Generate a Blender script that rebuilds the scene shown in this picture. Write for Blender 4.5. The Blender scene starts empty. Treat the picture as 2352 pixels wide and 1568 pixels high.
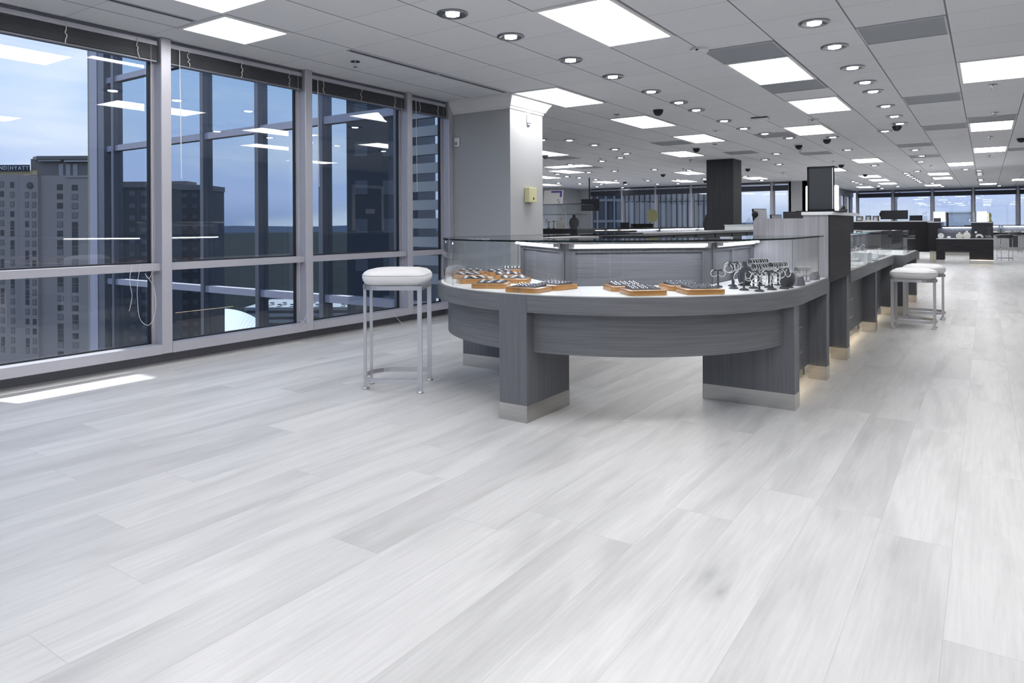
import bpy, bmesh, math, random
from math import sin, cos, pi, radians
from mathutils import Vector, Matrix
random.seed(7)
S = bpy.context.scene
COL = S.collection
# ---------------------------------------------------------------- camera
TH, ROLL, EYE, CZ = 0.5975, 0.0057, 1.104, 2.629     # yaw left of +Y, roll, lens height, ceiling height
cam_d = bpy.data.cameras.new('camera'); cam = bpy.data.objects.new('camera', cam_d); COL.objects.link(cam)
cam_d.sensor_width = 36; cam_d.lens = 1600/2352*36; cam_d.shift_y = -(784-517.3)/2352
cam_d.clip_end = 20000; cam_d.clip_start = 0.05
cam.matrix_world = Matrix.Translation((0, 0, EYE)) @ Matrix.Rotation(TH, 4, 'Z') @ Matrix.Rotation(pi/2, 4, 'X') @ Matrix.Rotation(-ROLL, 4, 'Z')
S.camera = cam
S.view_settings.view_transform = 'Standard'; S.view_settings.look = 'None'
S.view_settings.gamma = 1; S.view_settings.use_curve_mapping = False
S.view_settings.exposure = 0.0
S.cycles.max_bounces = 10; S.cycles.diffuse_bounces = 4; S.cycles.glossy_bounces = 4
S.cycles.transparent_max_bounces = 32; S.cycles.sample_clamp_indirect = 6
S.cycles.caustics_reflective = False; S.cycles.caustics_refractive = False
# ---------------------------------------------------------------- world (sky with light clouds)
W = bpy.data.worlds.new('sky'); S.world = W; W.use_nodes = True
wn, wl = W.node_tree.nodes, W.node_tree.links; wn.clear()
def wnode(t, **k):
    n = wn.new(t)
    for a, b in k.items(): setattr(n, a, b)
    return n
tc = wnode('ShaderNodeTexCoord'); sp = wnode('ShaderNodeSeparateXYZ'); wl.new(tc.outputs['Generated'], sp.inputs[0])
rp = wnode('ShaderNodeValToRGB'); wl.new(sp.outputs['Z'], rp.inputs[0])
el = rp.color_ramp.elements
el[0].position = 0.0; el[0].color = (.34, .44, .66, 1)
el[1].position = 1.0; el[1].color = (.16, .30, .70, 1)
for p, c in ((.04, (.52, .62, .90, 1)), (.18, (.50, .68, .96, 1)), (.45, (.34, .52, .9, 1))):
    e = el.new(p); e.color = c
mp = wnode('ShaderNodeMapping'); mp.inputs['Scale'].default_value = (1.6, 1.6, 6); wl.new(tc.outputs['Generated'], mp.inputs[0])
nz = wnode('ShaderNodeTexNoise'); nz.inputs['Scale'].default_value = 2.2; nz.inputs['Detail'].default_value = 7; wl.new(mp.outputs[0], nz.inputs['Vector'])
cr = wnode('ShaderNodeValToRGB'); cr.color_ramp.elements[0].position = .44; cr.color_ramp.elements[1].position = .72; wl.new(nz.outputs[0], cr.inputs[0])
mx = wnode('ShaderNodeMix', data_type='RGBA'); wl.new(cr.outputs[0], mx.inputs[0]); wl.new(rp.outputs[0], mx.inputs[6]); mx.inputs[7].default_value = (.86, .92, 1.0, 1)
bg = wnode('ShaderNodeBackground'); bg.inputs[1].default_value = 1.22; wl.new(mx.outputs[2], bg.inputs[0])
wo = wnode('ShaderNodeOutputWorld'); wl.new(bg.outputs[0], wo.inputs[0])
# ---------------------------------------------------------------- sun (high, just outside the left windows)
sd = bpy.data.lights.new('sun', 'SUN'); sd.energy = 9; sd.angle = .009; sd.color = (1, .97, .9)
sun = bpy.data.objects.new('sun', sd); COL.objects.link(sun)
sun.rotation_euler = Vector((.24, .07, -1)).to_track_quat('-Z', 'Y').to_euler()
PANEL_E, LED_E, DOWN_E, WARM_E = 11.3, 28.0, 26.0, 8.0
# ================================================================ materials
MATS = {}
def mat(name, rgb=(.5, .5, .5), rough=.5, metal=0., spec=.5, emit=None, es=0., coat=0.):
    m = bpy.data.materials.new(name); m.use_nodes = True; b = m.node_tree.nodes['Principled BSDF']
    b.inputs['Base Color'].default_value = (*rgb, 1); b.inputs['Roughness'].default_value = rough
    b.inputs['Metallic'].default_value = metal; b.inputs['Specular IOR Level'].default_value = spec
    if coat: b.inputs['Coat Weight'].default_value = coat; b.inputs['Coat Roughness'].default_value = .12
    if emit: b.inputs['Emission Color'].default_value = (*emit, 1); b.inputs['Emission Strength'].default_value = es
    MATS[name] = m; return m
class NT:
    def __init__(s, m): s.t = m.node_tree; s.b = s.t.nodes['Principled BSDF']
    def n(s, typ, ins=None, **k):
        x = s.t.nodes.new('ShaderNode'+typ)
        for a, v in k.items(): setattr(x, a, v)
        for i, v in (ins or {}).items():
            if hasattr(v, 'links') or isinstance(v, bpy.types.NodeSocket): s.t.links.new(v, x.inputs[i])
            else: x.inputs[i].default_value = v
        return x
    def m(s, op, a, b=0., c=0.): return s.n('Math', {0: a, 1: b, 2: c}, operation=op).outputs[0]
    def mix(s, f, a, b, blend='MIX'): return s.n('Mix', {0: f, 6: a, 7: b}, data_type='RGBA', blend_type=blend).outputs[2]
    def ramp(s, v, pts):
        r = s.n('ValToRGB', {0: v}); e = r.color_ramp.elements
        while len(e) > 1: e.remove(e[0])
        e[0].position = pts[0][0]; e[0].color = pts[0][1]
        for p, c in pts[1:]: q = e.new(p); q.color = c
        return r.outputs[0]
    def obj(s): return s.n('TexCoord').outputs['Object']
    def scale(s, v, sc): return s.n('Mapping', {0: v, 'Scale': sc}).outputs[0]
    def link(s, o, i): s.t.links.new(o, s.b.inputs[i])
def g(v, a=1): return (v, v, v, a)
def grain(name, c0, c1, axis='z', rough=.45, fine=90, bump=.03, coat=0.):
    m = mat(name, c0, rough, coat=coat); t = NT(m); v = t.obj()
    sc = {'z': (fine, fine, 1.6), 'x': (1.6, fine, fine), 'y': (fine, 1.6, fine), 'h': (2.5, 2.5, fine)}[axis]
    a = t.n('TexNoise', {'Vector': t.scale(v, sc), 'Scale': 1., 'Detail': 3.}).outputs[0]
    sc2 = tuple(q*.25 if q > 10 else q for q in sc)
    b = t.n('TexNoise', {'Vector': t.scale(v, sc2), 'Scale': 1., 'Detail': 2.}).outputs[0]
    f = t.m('ADD', t.m('MULTIPLY', a, .65), t.m('MULTIPLY', b, .35))
    t.link(t.ramp(f, [(.36, (*c0, 1)), (.64, (*c1, 1))]), 'Base Color')
    bp = t.n('Bump', {'Strength': bump, 'Height': f}); t.link(bp.outputs[0], 'Normal')
    return m
grain('gray_wood_vertical', (.108, .112, .128), (.162, .167, .186), 'z', fine=300)
grain('gray_wood_horizontal', (.112, .116, .130), (.170, .175, .192), 'h', fine=260)
grain('gray_wood_light', (.26, .255, .28), (.38, .375, .40), 'z', fine=260)
grain('dark_wood', (.028, .030, .036), (.042, .045, .053), 'z', rough=.55, fine=200)
grain('dark_wood_horizontal', (.018, .018, .022), (.03, .03, .036), 'h', rough=.5)
for q_ in ('dark_wood', 'dark_wood_horizontal'): MATS[q_].node_tree.nodes['Principled BSDF'].inputs['Specular IOR Level'].default_value = .2
grain('tray_wood', (.36, .16, .04), (.62, .33, .10), 'h', rough=.3, fine=60, coat=.5)
grain('brushed_nickel', (.50, .485, .46), (.56, .545, .52), 'h', rough=.24, fine=300, bump=.01)
MATS['brushed_nickel'].node_tree.nodes['Principled BSDF'].inputs['Metallic'].default_value = 1
mat('stool_metal', (.58, .58, .60), .34, .9)
mat('aluminium', (.50, .50, .56), .42, .35)
mat('aluminium_dark', (.20, .21, .25), .4, .3)
mat('gasket', (.012, .014, .02), .5)
mat('wall_paint', (.43, .44, .46), .6)
mat('taupe_wall', (.16, .155, .15), .7)
mat('white_trim', (.84, .84, .86), .45)
mat('kick_paint', (.22, .22, .25), .5)
mat('leather', (.80, .80, .82), .42)
mat('piping', (.55, .55, .58), .5)
mat('dark_leather', (.06, .065, .075), .4)
mat('chrome', (.75, .76, .78), .12, 1.)
mat('dark_chrome', (.30, .31, .34), .18, 1.)
mat('black', (.012, .012, .015), .5, spec=.25)
mat('charcoal', (.055, .058, .075), .7)
mat('deck_white', (.90, .91, .93), .35)
mat('quartz', (.82, .83, .85), .25)
mat('gem', (.95, .96, 1), .08, 1.)
mat('silver', (.93, .93, .93), .3, .45)
mat('gold', (.83, .66, .33), .2, 1.)
mat('pearl', (.9, .9, .88), .25)
mat('acrylic_white', (.74, .78, .82), .2)
mat('cord', (.75, .75, .74), .6)
mat('beige_plastic', (.62, .60, .36), .5)
mat('white_plastic', (.80, .81, .83), .4)
mat('vent_gray', (.30, .32, .35), .6)
mat('bone_velvet', (.72, .72, .70), .8)
mat('door_brown', (.05, .032, .028), .4)
mat('purple', (.12, .09, .38), .5)
mat('olive', (.30, .29, .14), .35)
mat('plant', (.05, .12, .04), .6)
mat('blind_slat', (.085, .088, .10), .5)
mat('screen', (.018, .02, .027), .3, spec=.3)
mat('mirror_dark', (.055, .062, .068), .25, .0, .4)
mat('beige_ledge', (.78, .74, .62), .5)
mat('panel_light', (.8, .8, .8), .5, emit=(1.0, .985, .96), es=PANEL_E)
mat('led', (.8, .8, .8), .5, emit=(.88, .90, 1.0), es=LED_E)
mat('down_light', (.8, .8, .8), .5, emit=(1, .99, .96), es=DOWN_E)
mat('warm_led', (.8, .8, .8), .5, emit=(1, .80, .52), es=WARM_E)
mat('sign_white', (.8, .8, .82), .5)
# outdoors
mat('hotel_stone', (.37, .325, .31), .8); mat('hotel_dark', (.20, .185, .18), .8); mat('hotel_trim', (.36, .36, .37), .7)
mat('hotel_window', (.08, .075, .08), .5); mat('hotel_curtain', (.24, .225, .22), .6); mat('sign_navy', (.02, .025, .06), .5); mat('fence_yellow', (.45, .41, .26), .7)
mat('deck_concrete', (.30, .31, .32), .8); mat('deck_dark', (.07, .075, .08), .8); mat('roof_white', (.62, .65, .68), .6)
mat('tower_dark', (.05, .055, .068), .6); mat('tower_window', (.12, .13, .15), .3); mat('facade_frame', (.46, .46, .56), .5)
mat('facade_dark', (.03, .034, .045), .3)
mat('louvre', (.55, .57, .58), .6)
def glass(name, tint, f0, rough=0.):
    """thin pane: clear, reflecting more at grazing angles, alike from both sides"""
    m = bpy.data.materials.new(name); m.use_nodes = True; t = m.node_tree; t.nodes.clear(); N, L = t.nodes.new, t.links.new
    o = N('ShaderNodeOutputMaterial'); mx = N('ShaderNodeMixShader'); tr = N('ShaderNodeBsdfTransparent'); gl = N('ShaderNodeBsdfGlossy'); lw = N('ShaderNodeLayerWeight')
    lw.inputs[0].default_value = .5; pw = N('ShaderNodeMath'); pw.operation = 'POWER'; pw.inputs[1].default_value = 5
    ma = N('ShaderNodeMath'); ma.operation = 'MULTIPLY_ADD'; ma.inputs[1].default_value = 1-f0; ma.inputs[2].default_value = f0
    tr.inputs[0].default_value = (*tint, 1); gl.inputs['Roughness'].default_value = rough
    L(lw.outputs['Facing'], pw.inputs[0]); L(pw.outputs[0], ma.inputs[0]); L(ma.outputs[0], mx.inputs[0])
    L(tr.outputs[0], mx.inputs[1]); L(gl.outputs[0], mx.inputs[2]); L(mx.outputs[0], o.inputs[0])
    MATS[name] = m; return m
glass('case_glass', (.965, .98, .98), .07)
glass('window_glass', (.86, .90, .93), .11)
glass('glass_edge', (.10, .20, .20), .10)
glass('acrylic', (.90, .93, .96), .12)
def mirror_glass():
    m = mat('facade_mirror', (.02, .025, .035), .4); t = m.node_tree
    b = t.nodes['Principled BSDF']; o = t.nodes['Material Output']
    gl = t.nodes.new('ShaderNodeBsdfGlossy'); gl.inputs['Roughness'].default_value = .0; gl.inputs[0].default_value = (.74, .84, .94, 1)
    mx = t.nodes.new('ShaderNodeMixShader'); mx.inputs[0].default_value = .74
    t.links.new(b.outputs[0], mx.inputs[1]); t.links.new(gl.outputs[0], mx.inputs[2]); t.links.new(mx.outputs[0], o.inputs[0])
mirror_glass()
# floor planks
def floor_mat():
    m = mat('floor_planks', (.6, .6, .6), .38); t = NT(m); s = t.n('SeparateXYZ', {0: t.obj()}); x, y = s.outputs[0], s.outputs[1]
    r = t.m('DIVIDE', t.m('ADD', x, .10), .2285); row = t.m('FLOOR', r); fx = t.m('FRACT', r)
    off = t.n('TexWhiteNoise', {'W': row}, noise_dimensions='1D').outputs[0]
    q = t.m('DIVIDE', t.m('ADD', y, t.m('MULTIPLY', off, 1.5)), 1.52); pl = t.m('FLOOR', q); fy = t.m('FRACT', q)
    idv = t.n('CombineXYZ', {0: row, 1: pl}).outputs[0]
    h = t.n('TexWhiteNoise', {'Vector': idv}, noise_dimensions='2D'); hv, hc = h.outputs[0], h.outputs[1]
    sh = t.n('VectorMath', {0: t.obj(), 1: t.n('VectorMath', {0: hc, 1: (13, 13, 0)}, operation='MULTIPLY').outputs[0]}, operation='ADD').outputs[0]
    fine = t.n('TexNoise', {'Vector': t.scale(sh, (70, 3.2, 1)), 'Scale': 1., 'Detail': 5., 'Roughness': .65}).outputs[0]
    big = t.n('TexNoise', {'Vector': t.scale(sh, (7, 1.1, 1)), 'Scale': 1., 'Detail': 3., 'Distortion': .6}).outputs[0]
    base = t.ramp(hv, [(0, (.58, .58, .59, 1)), (.35, (.635, .635, .645, 1)), (.7, (.665, .665, .675, 1)), (1, (.70, .70, .71, 1))])
    c = t.mix(1., base, t.ramp(fine, [(.3, g(.90)), (.7, g(1.05))]), 'MULTIPLY')
    c = t.mix(1., c, t.ramp(big, [(.30, g(.84)), (.55, g(1.03))]), 'MULTIPLY')
    vo = t.n('TexVoronoi', {'Vector': t.scale(sh, (3.3, 1.25, 1)), 'Scale': 1., 'Randomness': 1.})
    kn = t.m('ADD', vo.outputs['Distance'], t.m('MULTIPLY', fine, .10))
    keep = t.m('GREATER_THAN', t.n('SeparateColor', {0: vo.outputs['Color']}).outputs[0], .45)
    kd = t.m('MULTIPLY', keep, t.ramp(kn, [(.05, g(1)), (.095, g(.45)), (.16, g(.12)), (.24, g(0))]))
    c = t.mix(t.m('MULTIPLY', kd, .75), c, (.30, .31, .33, 1))
    e1 = t.m('MINIMUM', fx, t.m('SUBTRACT', 1., fx)); e2 = t.m('MINIMUM', fy, t.m('SUBTRACT', 1., fy))
    sm = t.m('MAXIMUM', t.m('LESS_THAN', e1, .006), t.m('LESS_THAN', e2, .001))
    c = t.mix(t.m('MULTIPLY', sm, .28), c, (.3, .3, .31, 1))
    t.link(c, 'Base Color')
    t.link(t.m('ADD', .30, t.m('MULTIPLY', fine, .16)), 'Roughness')
    bp = t.n('Bump', {'Strength': .05, 'Distance': .01, 'Height': t.m('SUBTRACT', fine, sm)}); t.link(bp.outputs[0], 'Normal')
floor_mat()
def ceiling_mat():
    m = mat('ceiling_tiles', (.7, .7, .7), .8); t = NT(m); s = t.n('SeparateXYZ', {0: t.obj()}); x, y = s.outputs[0], s.outputs[1]
    def edge(v, o, w):
        f = t.m('FRACT', t.m('ADD', t.m('DIVIDE', t.m('SUBTRACT', v, o), .6096), 100.))
        return t.m('LESS_THAN', t.m('MINIMUM', f, t.m('SUBTRACT', 1., f)), w)
    l1 = edge(x, -5.107, .0095); l2 = edge(y, 2.959, .0045)
    ix = t.m('FLOOR', t.m('DIVIDE', t.m('ADD', x, 5.107), .6096)); iy = t.m('FLOOR', t.m('DIVIDE', t.m('SUBTRACT', y, 2.959), .6096))
    hv = t.n('TexWhiteNoise', {'Vector': t.n('CombineXYZ', {0: ix, 1: iy}).outputs[0]}, noise_dimensions='2D').outputs[0]
    nz = t.n('TexNoise', {'Vector': t.obj(), 'Scale': 160., 'Detail': 2.}).outputs[0]
    c = t.mix(hv, (.78, .79, .82, 1), (.81, .82, .85, 1))
    c = t.mix(1., c, t.ramp(nz, [(.3, g(.96)), (.7, g(1.02))]), 'MULTIPLY')
    c = t.mix(t.m('MULTIPLY', l2, .55), c, (.22, .23, .25, 1)); c = t.mix(t.m('MULTIPLY', l1, .9), c, (.16, .17, .185, 1))
    t.link(c, 'Base Color')
ceiling_mat()
def forest_mat():
    m = mat('forest', (.02, .05, .03), .95, spec=.1); t = NT(m)
    a = t.n('TexNoise', {'Vector': t.obj(), 'Scale': .035, 'Detail': 10., 'Roughness': .75}).outputs[0]
    t.link(t.ramp(a, [(.35, (.004, .007, .009, 1)), (.55, (.008, .012, .012, 1)), (.68, (.016, .021, .019, 1)), (.76, (.06, .065, .07, 1))]), 'Base Color')
    mat('hills', (.02, .034, .065), .95, spec=.1)  # distant haze put into the hills as a blue tint
forest_mat()
def stripe_mat():
    m = mat('striped_facade', (.4, .38, .36), .7); t = NT(m); s = t.n('SeparateXYZ', {0: t.obj()})
    fx = t.m('FRACT', t.m('DIVIDE', s.outputs[0], 1.05)); fz = t.m('FRACT', t.m('DIVIDE', s.outputs[2], 5.6))
    d = t.m('GREATER_THAN', fx, .80); h = t.m('LESS_THAN', fz, .035)
    big = t.n('TexNoise', {'Vector': t.scale(t.obj(), (.35, 1, .02)), 'Scale': 1.}).outputs[0]
    c = t.ramp(big, [(.4, (.58, .51, .47, 1)), (.6, (.78, .70, .62, 1))])
    c = t.mix(t.m('MULTIPLY', t.m('MAXIMUM', d, h), .85), c, (.07, .07, .08, 1)); t.link(c, 'Base Color')
stripe_mat()
# ================================================================ mesh helpers
class MB:
    def __init__(s): s.bm = bmesh.new()
    def box(s, a, b, M=None, bev=0., seg=1):
        bm = bmesh.new(); bmesh.ops.create_cube(bm, size=1)
        for v in bm.verts: v.co = Vector([(a[i]+b[i])/2 + v.co[i]*(b[i]-a[i]) for i in range(3)])
        if bev: bmesh.ops.bevel(bm, geom=bm.edges[:], offset=bev, segments=seg, profile=.5, affect='EDGES')
        return s._add(bm, M)
    def _add(s, bm, M=None):
        if M is not None: bm.transform(M)
        me = bpy.data.meshes.new('t'); bm.to_mesh(me); bm.free(); s.bm.from_mesh(me); bpy.data.meshes.remove(me); return s
    def prism(s, pts, z0, z1, M=None, holes=None, bev=0.):
        bm = bmesh.new(); vs = [bm.verts.new((p[0], p[1], z0)) for p in pts]
        f = bm.faces.new(vs); r = bmesh.ops.extrude_face_region(bm, geom=[f])
        for v in r['geom']:
            if isinstance(v, bmesh.types.BMVert): v.co.z = z1
        bmesh.ops.recalc_face_normals(bm, faces=bm.faces[:])
        if bev:
            es = [e for e in bm.edges if abs(e.verts[0].co.z-e.verts[1].co.z) < 1e-6]
            bmesh.ops.bevel(bm, geom=es, offset=bev, segments=2, profile=.5, affect='EDGES')
        return s._add(bm, M)
    def strip(s, outer, inner, z0, z1, closed=False):
        """solid band between two polylines with the same number of points"""
        bm = bmesh.new(); n = len(outer); L = []
        for o, i in zip(outer, inner):
            L.append([bm.verts.new((*o, z0)), bm.verts.new((*o, z1)), bm.verts.new((*i, z1)), bm.verts.new((*i, z0))])
        rng = range(n) if closed else range(n-1)
        for k in rng:
            A, B = L[k], L[(k+1) % n]
            for j in range(4): bm.faces.new((A[j], B[j], B[(j+1) % 4], A[(j+1) % 4]))
        if not closed: bm.faces.new(L[0]); bm.faces.new(L[-1][::-1])
        bmesh.ops.recalc_face_normals(bm, faces=bm.faces[:]); return s._add(bm)
    def sheet(s, pts, z0, z1):
        """one thin standing skin along a polyline"""
        bm = bmesh.new(); a = [bm.verts.new((*p, z0)) for p in pts]; b = [bm.verts.new((*p, z1)) for p in pts]
        for k in range(len(pts)-1): bm.faces.new((a[k], a[k+1], b[k+1], b[k]))
        return s._add(bm)
    def cyl(s, r, z0, z1, c=(0, 0), seg=24, r2=None, M=None):
        bm = bmesh.new(); bmesh.ops.create_cone(bm, cap_ends=True, segments=seg, radius1=r, radius2=r if r2 is None else r2, depth=z1-z0)
        bm.transform(Matrix.Translation((c[0], c[1], (z0+z1)/2))); return s._add(bm, M)
    def lathe(s, prof, seg=24, M=None):
        bm = bmesh.new(); R = []
        for k in range(seg):
            a = 2*pi*k/seg; R.append([bm.verts.new((r*cos(a), r*sin(a), z)) for r, z in prof])
        for k in range(seg):
            A, B = R[k], R[(k+1) % seg]
            for j in range(len(prof)-1): bm.faces.new((A[j], B[j], B[j+1], A[j+1]))
        bmesh.ops.remove_doubles(bm, verts=bm.verts[:], dist=1e-6); bmesh.ops.recalc_face_normals(bm, faces=bm.faces[:])
        return s._add(bm, M)
    def sphere(s, r, c=(0, 0, 0), sc=(1, 1, 1), seg=16):
        bm = bmesh.new(); bmesh.ops.create_uvsphere(bm, u_segments=seg, v_segments=max(6, seg//2), radius=r)
        return s._add(bm, Matrix.Translation(c) @ Matrix.Diagonal((*sc, 1)))
    def tube(s, pts, r, seg=8, closed=False, flat=None, up=Vector((0, 0, 1))):
        """round (or flat=(half width, half height)) bar along points"""
        bm = bmesh.new(); P = [Vector(p) for p in pts]; n = len(P); R = []
        for k in range(n):
            a = P[(k-1) % n] if (closed or k) else P[k]; b = P[(k+1) % n] if (closed or k < n-1) else P[k]
            d = (b-a).normalized(); u = up if abs(d.dot(up)) < .95 else Vector((1, 0, 0))
            x = d.cross(u).normalized(); y = x.cross(d).normalized()
            if flat: o = [(-flat[0], -flat[1]), (flat[0], -flat[1]), (flat[0], flat[1]), (-flat[0], flat[1])]
            else: o = [(r*cos(2*pi*j/seg), r*sin(2*pi*j/seg)) for j in range(seg)]
            R.append([bm.verts.new(P[k]+x*i+y*j) for i, j in o])
        m = len(R[0])
        for k in (range(n) if closed else range(n-1)):
            A, B = R[k], R[(k+1) % n]
            for j in range(m): bm.faces.new((A[j], A[(j+1) % m], B[(j+1) % m], B[j]))
        if not closed: bm.faces.new(R[0][::-1]); bm.faces.new(R[-1])
        bmesh.ops.recalc_face_normals(bm, faces=bm.faces[:]); return s._add(bm)
    def build(s, name, m, parent=None, smooth=False, loc=None, kind=None, label=None):
        me = bpy.data.meshes.new(name); s.bm.to_mesh(me); s.bm.free()
        me.materials.append(MATS[m])
        if smooth:
            for p in me.polygons: p.use_smooth = True
            me.set_sharp_from_angle(angle=radians(40))
        o = bpy.data.objects.new(name, me); COL.objects.link(o)
        if parent: o.parent = parent
        if loc: o.location = loc
        if kind: o['kind'] = kind
        if label: o['label'] = label
        return o
def thing(name, label, cat, loc=(0, 0, 0), rz=0., group=None):
    o = bpy.data.objects.new(name, None); COL.objects.link(o); o.location = loc; o.rotation_euler = (0, 0, rz)
    o['label'] = label; o['category'] = cat
    if group: o['group'] = group
    return o
def tag(o, label, cat, group=None, kind=None):
    o['label'] = label; o['category'] = cat
    if group: o['group'] = group
    if kind: o['kind'] = kind
    return o
def struct(name, mb, m, smooth=False):
    o = mb.build(name, m, smooth=smooth); o['kind'] = 'structure'; return o
def sthing(name, loc=(0, 0, 0)):
    o = bpy.data.objects.new(name, None); COL.objects.link(o); o.location = loc; o['kind'] = 'structure'; return o
KIDS = {}
def dup(root, label=None, loc=None, rz=None, group=None):
    def cp(o, par):
        c = o.copy(); COL.objects.link(c); c.parent = par
        for ch in list(o.children): cp(ch, c)
        return c
    r = cp(root, None)
    if label: r['label'] = label
    if loc is not None: r.location = loc
    if rz is not None: r.rotation_euler = (0, 0, rz)
    if group: r['group'] = group
    return r
ORD = ['first', 'second', 'third', 'fourth', 'fifth', 'sixth', 'seventh', 'eighth', 'ninth', 'tenth', 'eleventh', 'twelfth', 'thirteenth', 'fourteenth', 'fifteenth', 'sixteenth']
def arc(cx, cy, r, a0, a1, n): return [(cx+r*cos(radians(a0+(a1-a0)*k/n)), cy+r*sin(radians(a0+(a1-a0)*k/n))) for k in range(n+1)]
# ================================================================ the room
OUT = [(-5.66, -4.5), (3.0, -4.5), (3.0, 36.65), (-5.4, 36.65), (-5.4, 26.45), (-15.2, 26.45), (-15.2, 7.1), (-5.66, 7.1)]
struct('floor', MB().prism(OUT, -.30, 0), 'floor_planks')
struct('ceiling', MB().prism(OUT, CZ, CZ+.35), 'ceiling_tiles')
struct('wall_right', MB().box((3.0, -4.6, 0), (3.15, 36.7, CZ)), 'taupe_wall')
struct('wall_back', MB().box((-5.66, -4.65, 0), (3.1, -4.5, .09)).box((-5.66, -4.65, 2.575), (3.1, -4.5, CZ)), 'wall_paint')
struct('wall_left', MB().box((-5.66, -4.5, 0), (-5.60, 6.75, .09)), 'kick_paint')
struct('trim_1', MB().box((-5.62, -4.5, 2.575), (-5.51, 6.75, CZ-.002)).box((-5.66, -4.5, 2.575), (-5.62, 6.75, CZ)), 'aluminium_dark')
WN = [0]
def window(org, rz, w, z0=.09, z1=2.575, glazed=True, transom=True, end=False, cords=False, mw=.085):
    """one bay: right-hand mullion, sill, transom and panes; local x along the wall, y outwards"""
    WN[0] += 1
    r = sthing('window_%d' % WN[0], org); r.rotation_euler = (0, 0, rz)
    f = MB(); h = mw/2
    f.box((h, 0, z0), (w-h, .17, z0+.075))                         # sill
    if transom: f.box((h, .03, .757), (w-h, .13, .815))
    f.box((h, .10, z0+.075), (h+.03, .15, z1)).box((w-h-.03, .10, z0+.075), (w-h, .15, z1))
    f.build('window_frame', 'aluminium', r)
    m = MB().box((w-h, 0, z0), (w+h, .17, CZ-.003), bev=.004)
    if end: m.box((-h, 0, z0), (h, .17, CZ-.003), bev=.004)
    m.build('mullion', 'aluminium', r)
    k = MB(); a, b, c = h+.03, w-h-.03, .115
    zz = [(z0+.075, .757), (.815, z1)] if transom else [(z0+.075, z1)]
    for lo, hi in zz: k.box((a, c, lo), (a+.012, c+.03, hi)).box((b-.012, c, lo), (b, c+.03, hi)).box((a, c, lo), (b, c+.03, lo+.012))
    k.build('gasket', 'gasket', r)
    for lo, hi in zz:
        p = MB(); p.sheet([(a, .13), (b, .13)], lo, hi); p.build('glass_pane', 'window_glass', r)
    return r
YM = [-4.14, -2.70, -1.25, .19, 1.63, 3.074, 4.504, 5.945, 6.685]
for i in range(len(YM)-1):
    window((-5.45, YM[i], 0), pi/2, YM[i+1]-YM[i], end=(i == 0))
for i in range(6): window((3.0-1.42*i, -4.45, 0), pi, 1.42, end=(i == 0), transom=False)  # back wall glazing added out of view so daylight reaches camera-facing surfaces
# venetian blinds pulled up under the head of the left windows
def blind(y0, y1, label, wand=True, r0=0):
    rnd = random.Random(r0); w = y1-y0-.10
    t = thing('venetian_blind', label, 'blind', (-5.515, y0+.05, 0), pi/2, 'raised blinds on the left windows')
    MB().box((0, -.028, 2.560), (w, .028, 2.598), bev=.003).build('headrail', 'aluminium', t)
    s = MB()
    for k in range(15):
        z = 2.446+k*.0074; o = rnd.uniform(-.003, .003)
        s.box((.004, -.027+o, z), (w-.004, .027+o, z+.0042))
    s.build('slat_stack', 'blind_slat', t)
    MB().box((.002, -.028, 2.426), (w-.002, .028, 2.442), bev=.003).build('bottom_rail', 'aluminium_dark', t)
    for fx in ((.12, .5, .88) if w > 1 else (.25, .75)):
        pts = [(fx*w+rnd.uniform(-.012, .012), -.034+rnd.uniform(-.004, .004), 2.585-.015*k) for k in range(11)]
        MB().tube(pts, .0042, 5).build('ladder_cord', 'cord', t)
    if wand: MB().tube([(.075, -.045, 2.56), (.085, -.045, 1.50)], .0035, 6).build('wand', 'white_plastic', t)
    MB().tube([(w-.06, -.04, 2.57), (w-.055, -.04, .30 if w > 1 else 1.2)], .0014, 4).build('pull_cord', 'cord', t)
LBL = ['raised grey venetian blind over the nearest left window with the hotel view', 'raised grey venetian blind over the window just right of the wide near mullion', 'raised grey venetian blind over the window above the lone white stool', 'short raised grey venetian blind over the narrow window beside the pale column']
for i, lb in zip((4, 5, 6, 7), LBL): blind(YM[i], YM[i+1], lb, i != 4, i)
blind(YM[3], YM[4], 'raised grey venetian blind cut by the left edge of the photo', False, 9)
# loose cords hanging on the glass and lying on the floor
def loop(name, label, pts, r=.0018):
    n = 6; P = [Vector(p) for p in pts]; o = []
    for k in range(len(P)-1):
        p0, p1, p2, p3 = P[max(k-1, 0)], P[k], P[k+1], P[min(k+2, len(P)-1)]
        for j in range(n):
            t = j/n; o.append(.5*((2*p1)+(p2-p0)*t+(2*p0-5*p1+4*p2-p3)*t*t+(3*p1-p0-3*p2+p3)*t*t*t))
    o.append(P[-1]); tag(MB().tube(o, r, 5).build(name, 'cord'), label, 'cord')
loop('blind_cord', 'long white blind cord looped down the glass of the nearest left window', [(-5.46, 2.86, .80), (-5.465, 2.84, .62), (-5.47, 2.86, .40), (-5.46, 2.93, .335), (-5.465, 2.985, .45), (-5.46, 2.97, .62), (-5.46, 2.90, .74), (-5.46, 2.93, .70), (-5.46, 2.96, .76)])
loop('blind_cord', 'short frayed white blind cord hanging left of the long loop on the near window', [(-5.46, 2.80, .815), (-5.46, 2.78, .70), (-5.465, 2.80, .58), (-5.46, 2.785, .50), (-5.46, 2.775, .46)])
loop('blind_cord', 'tangle of white cord on the sill beside the mullion left of the stool', [(-5.44, 4.33, .172), (-5.445, 4.42, .18), (-5.443, 4.37, .21), (-5.44, 4.45, .172), (-5.444, 4.47, .25), (-5.442, 4.41, .18)])
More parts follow.
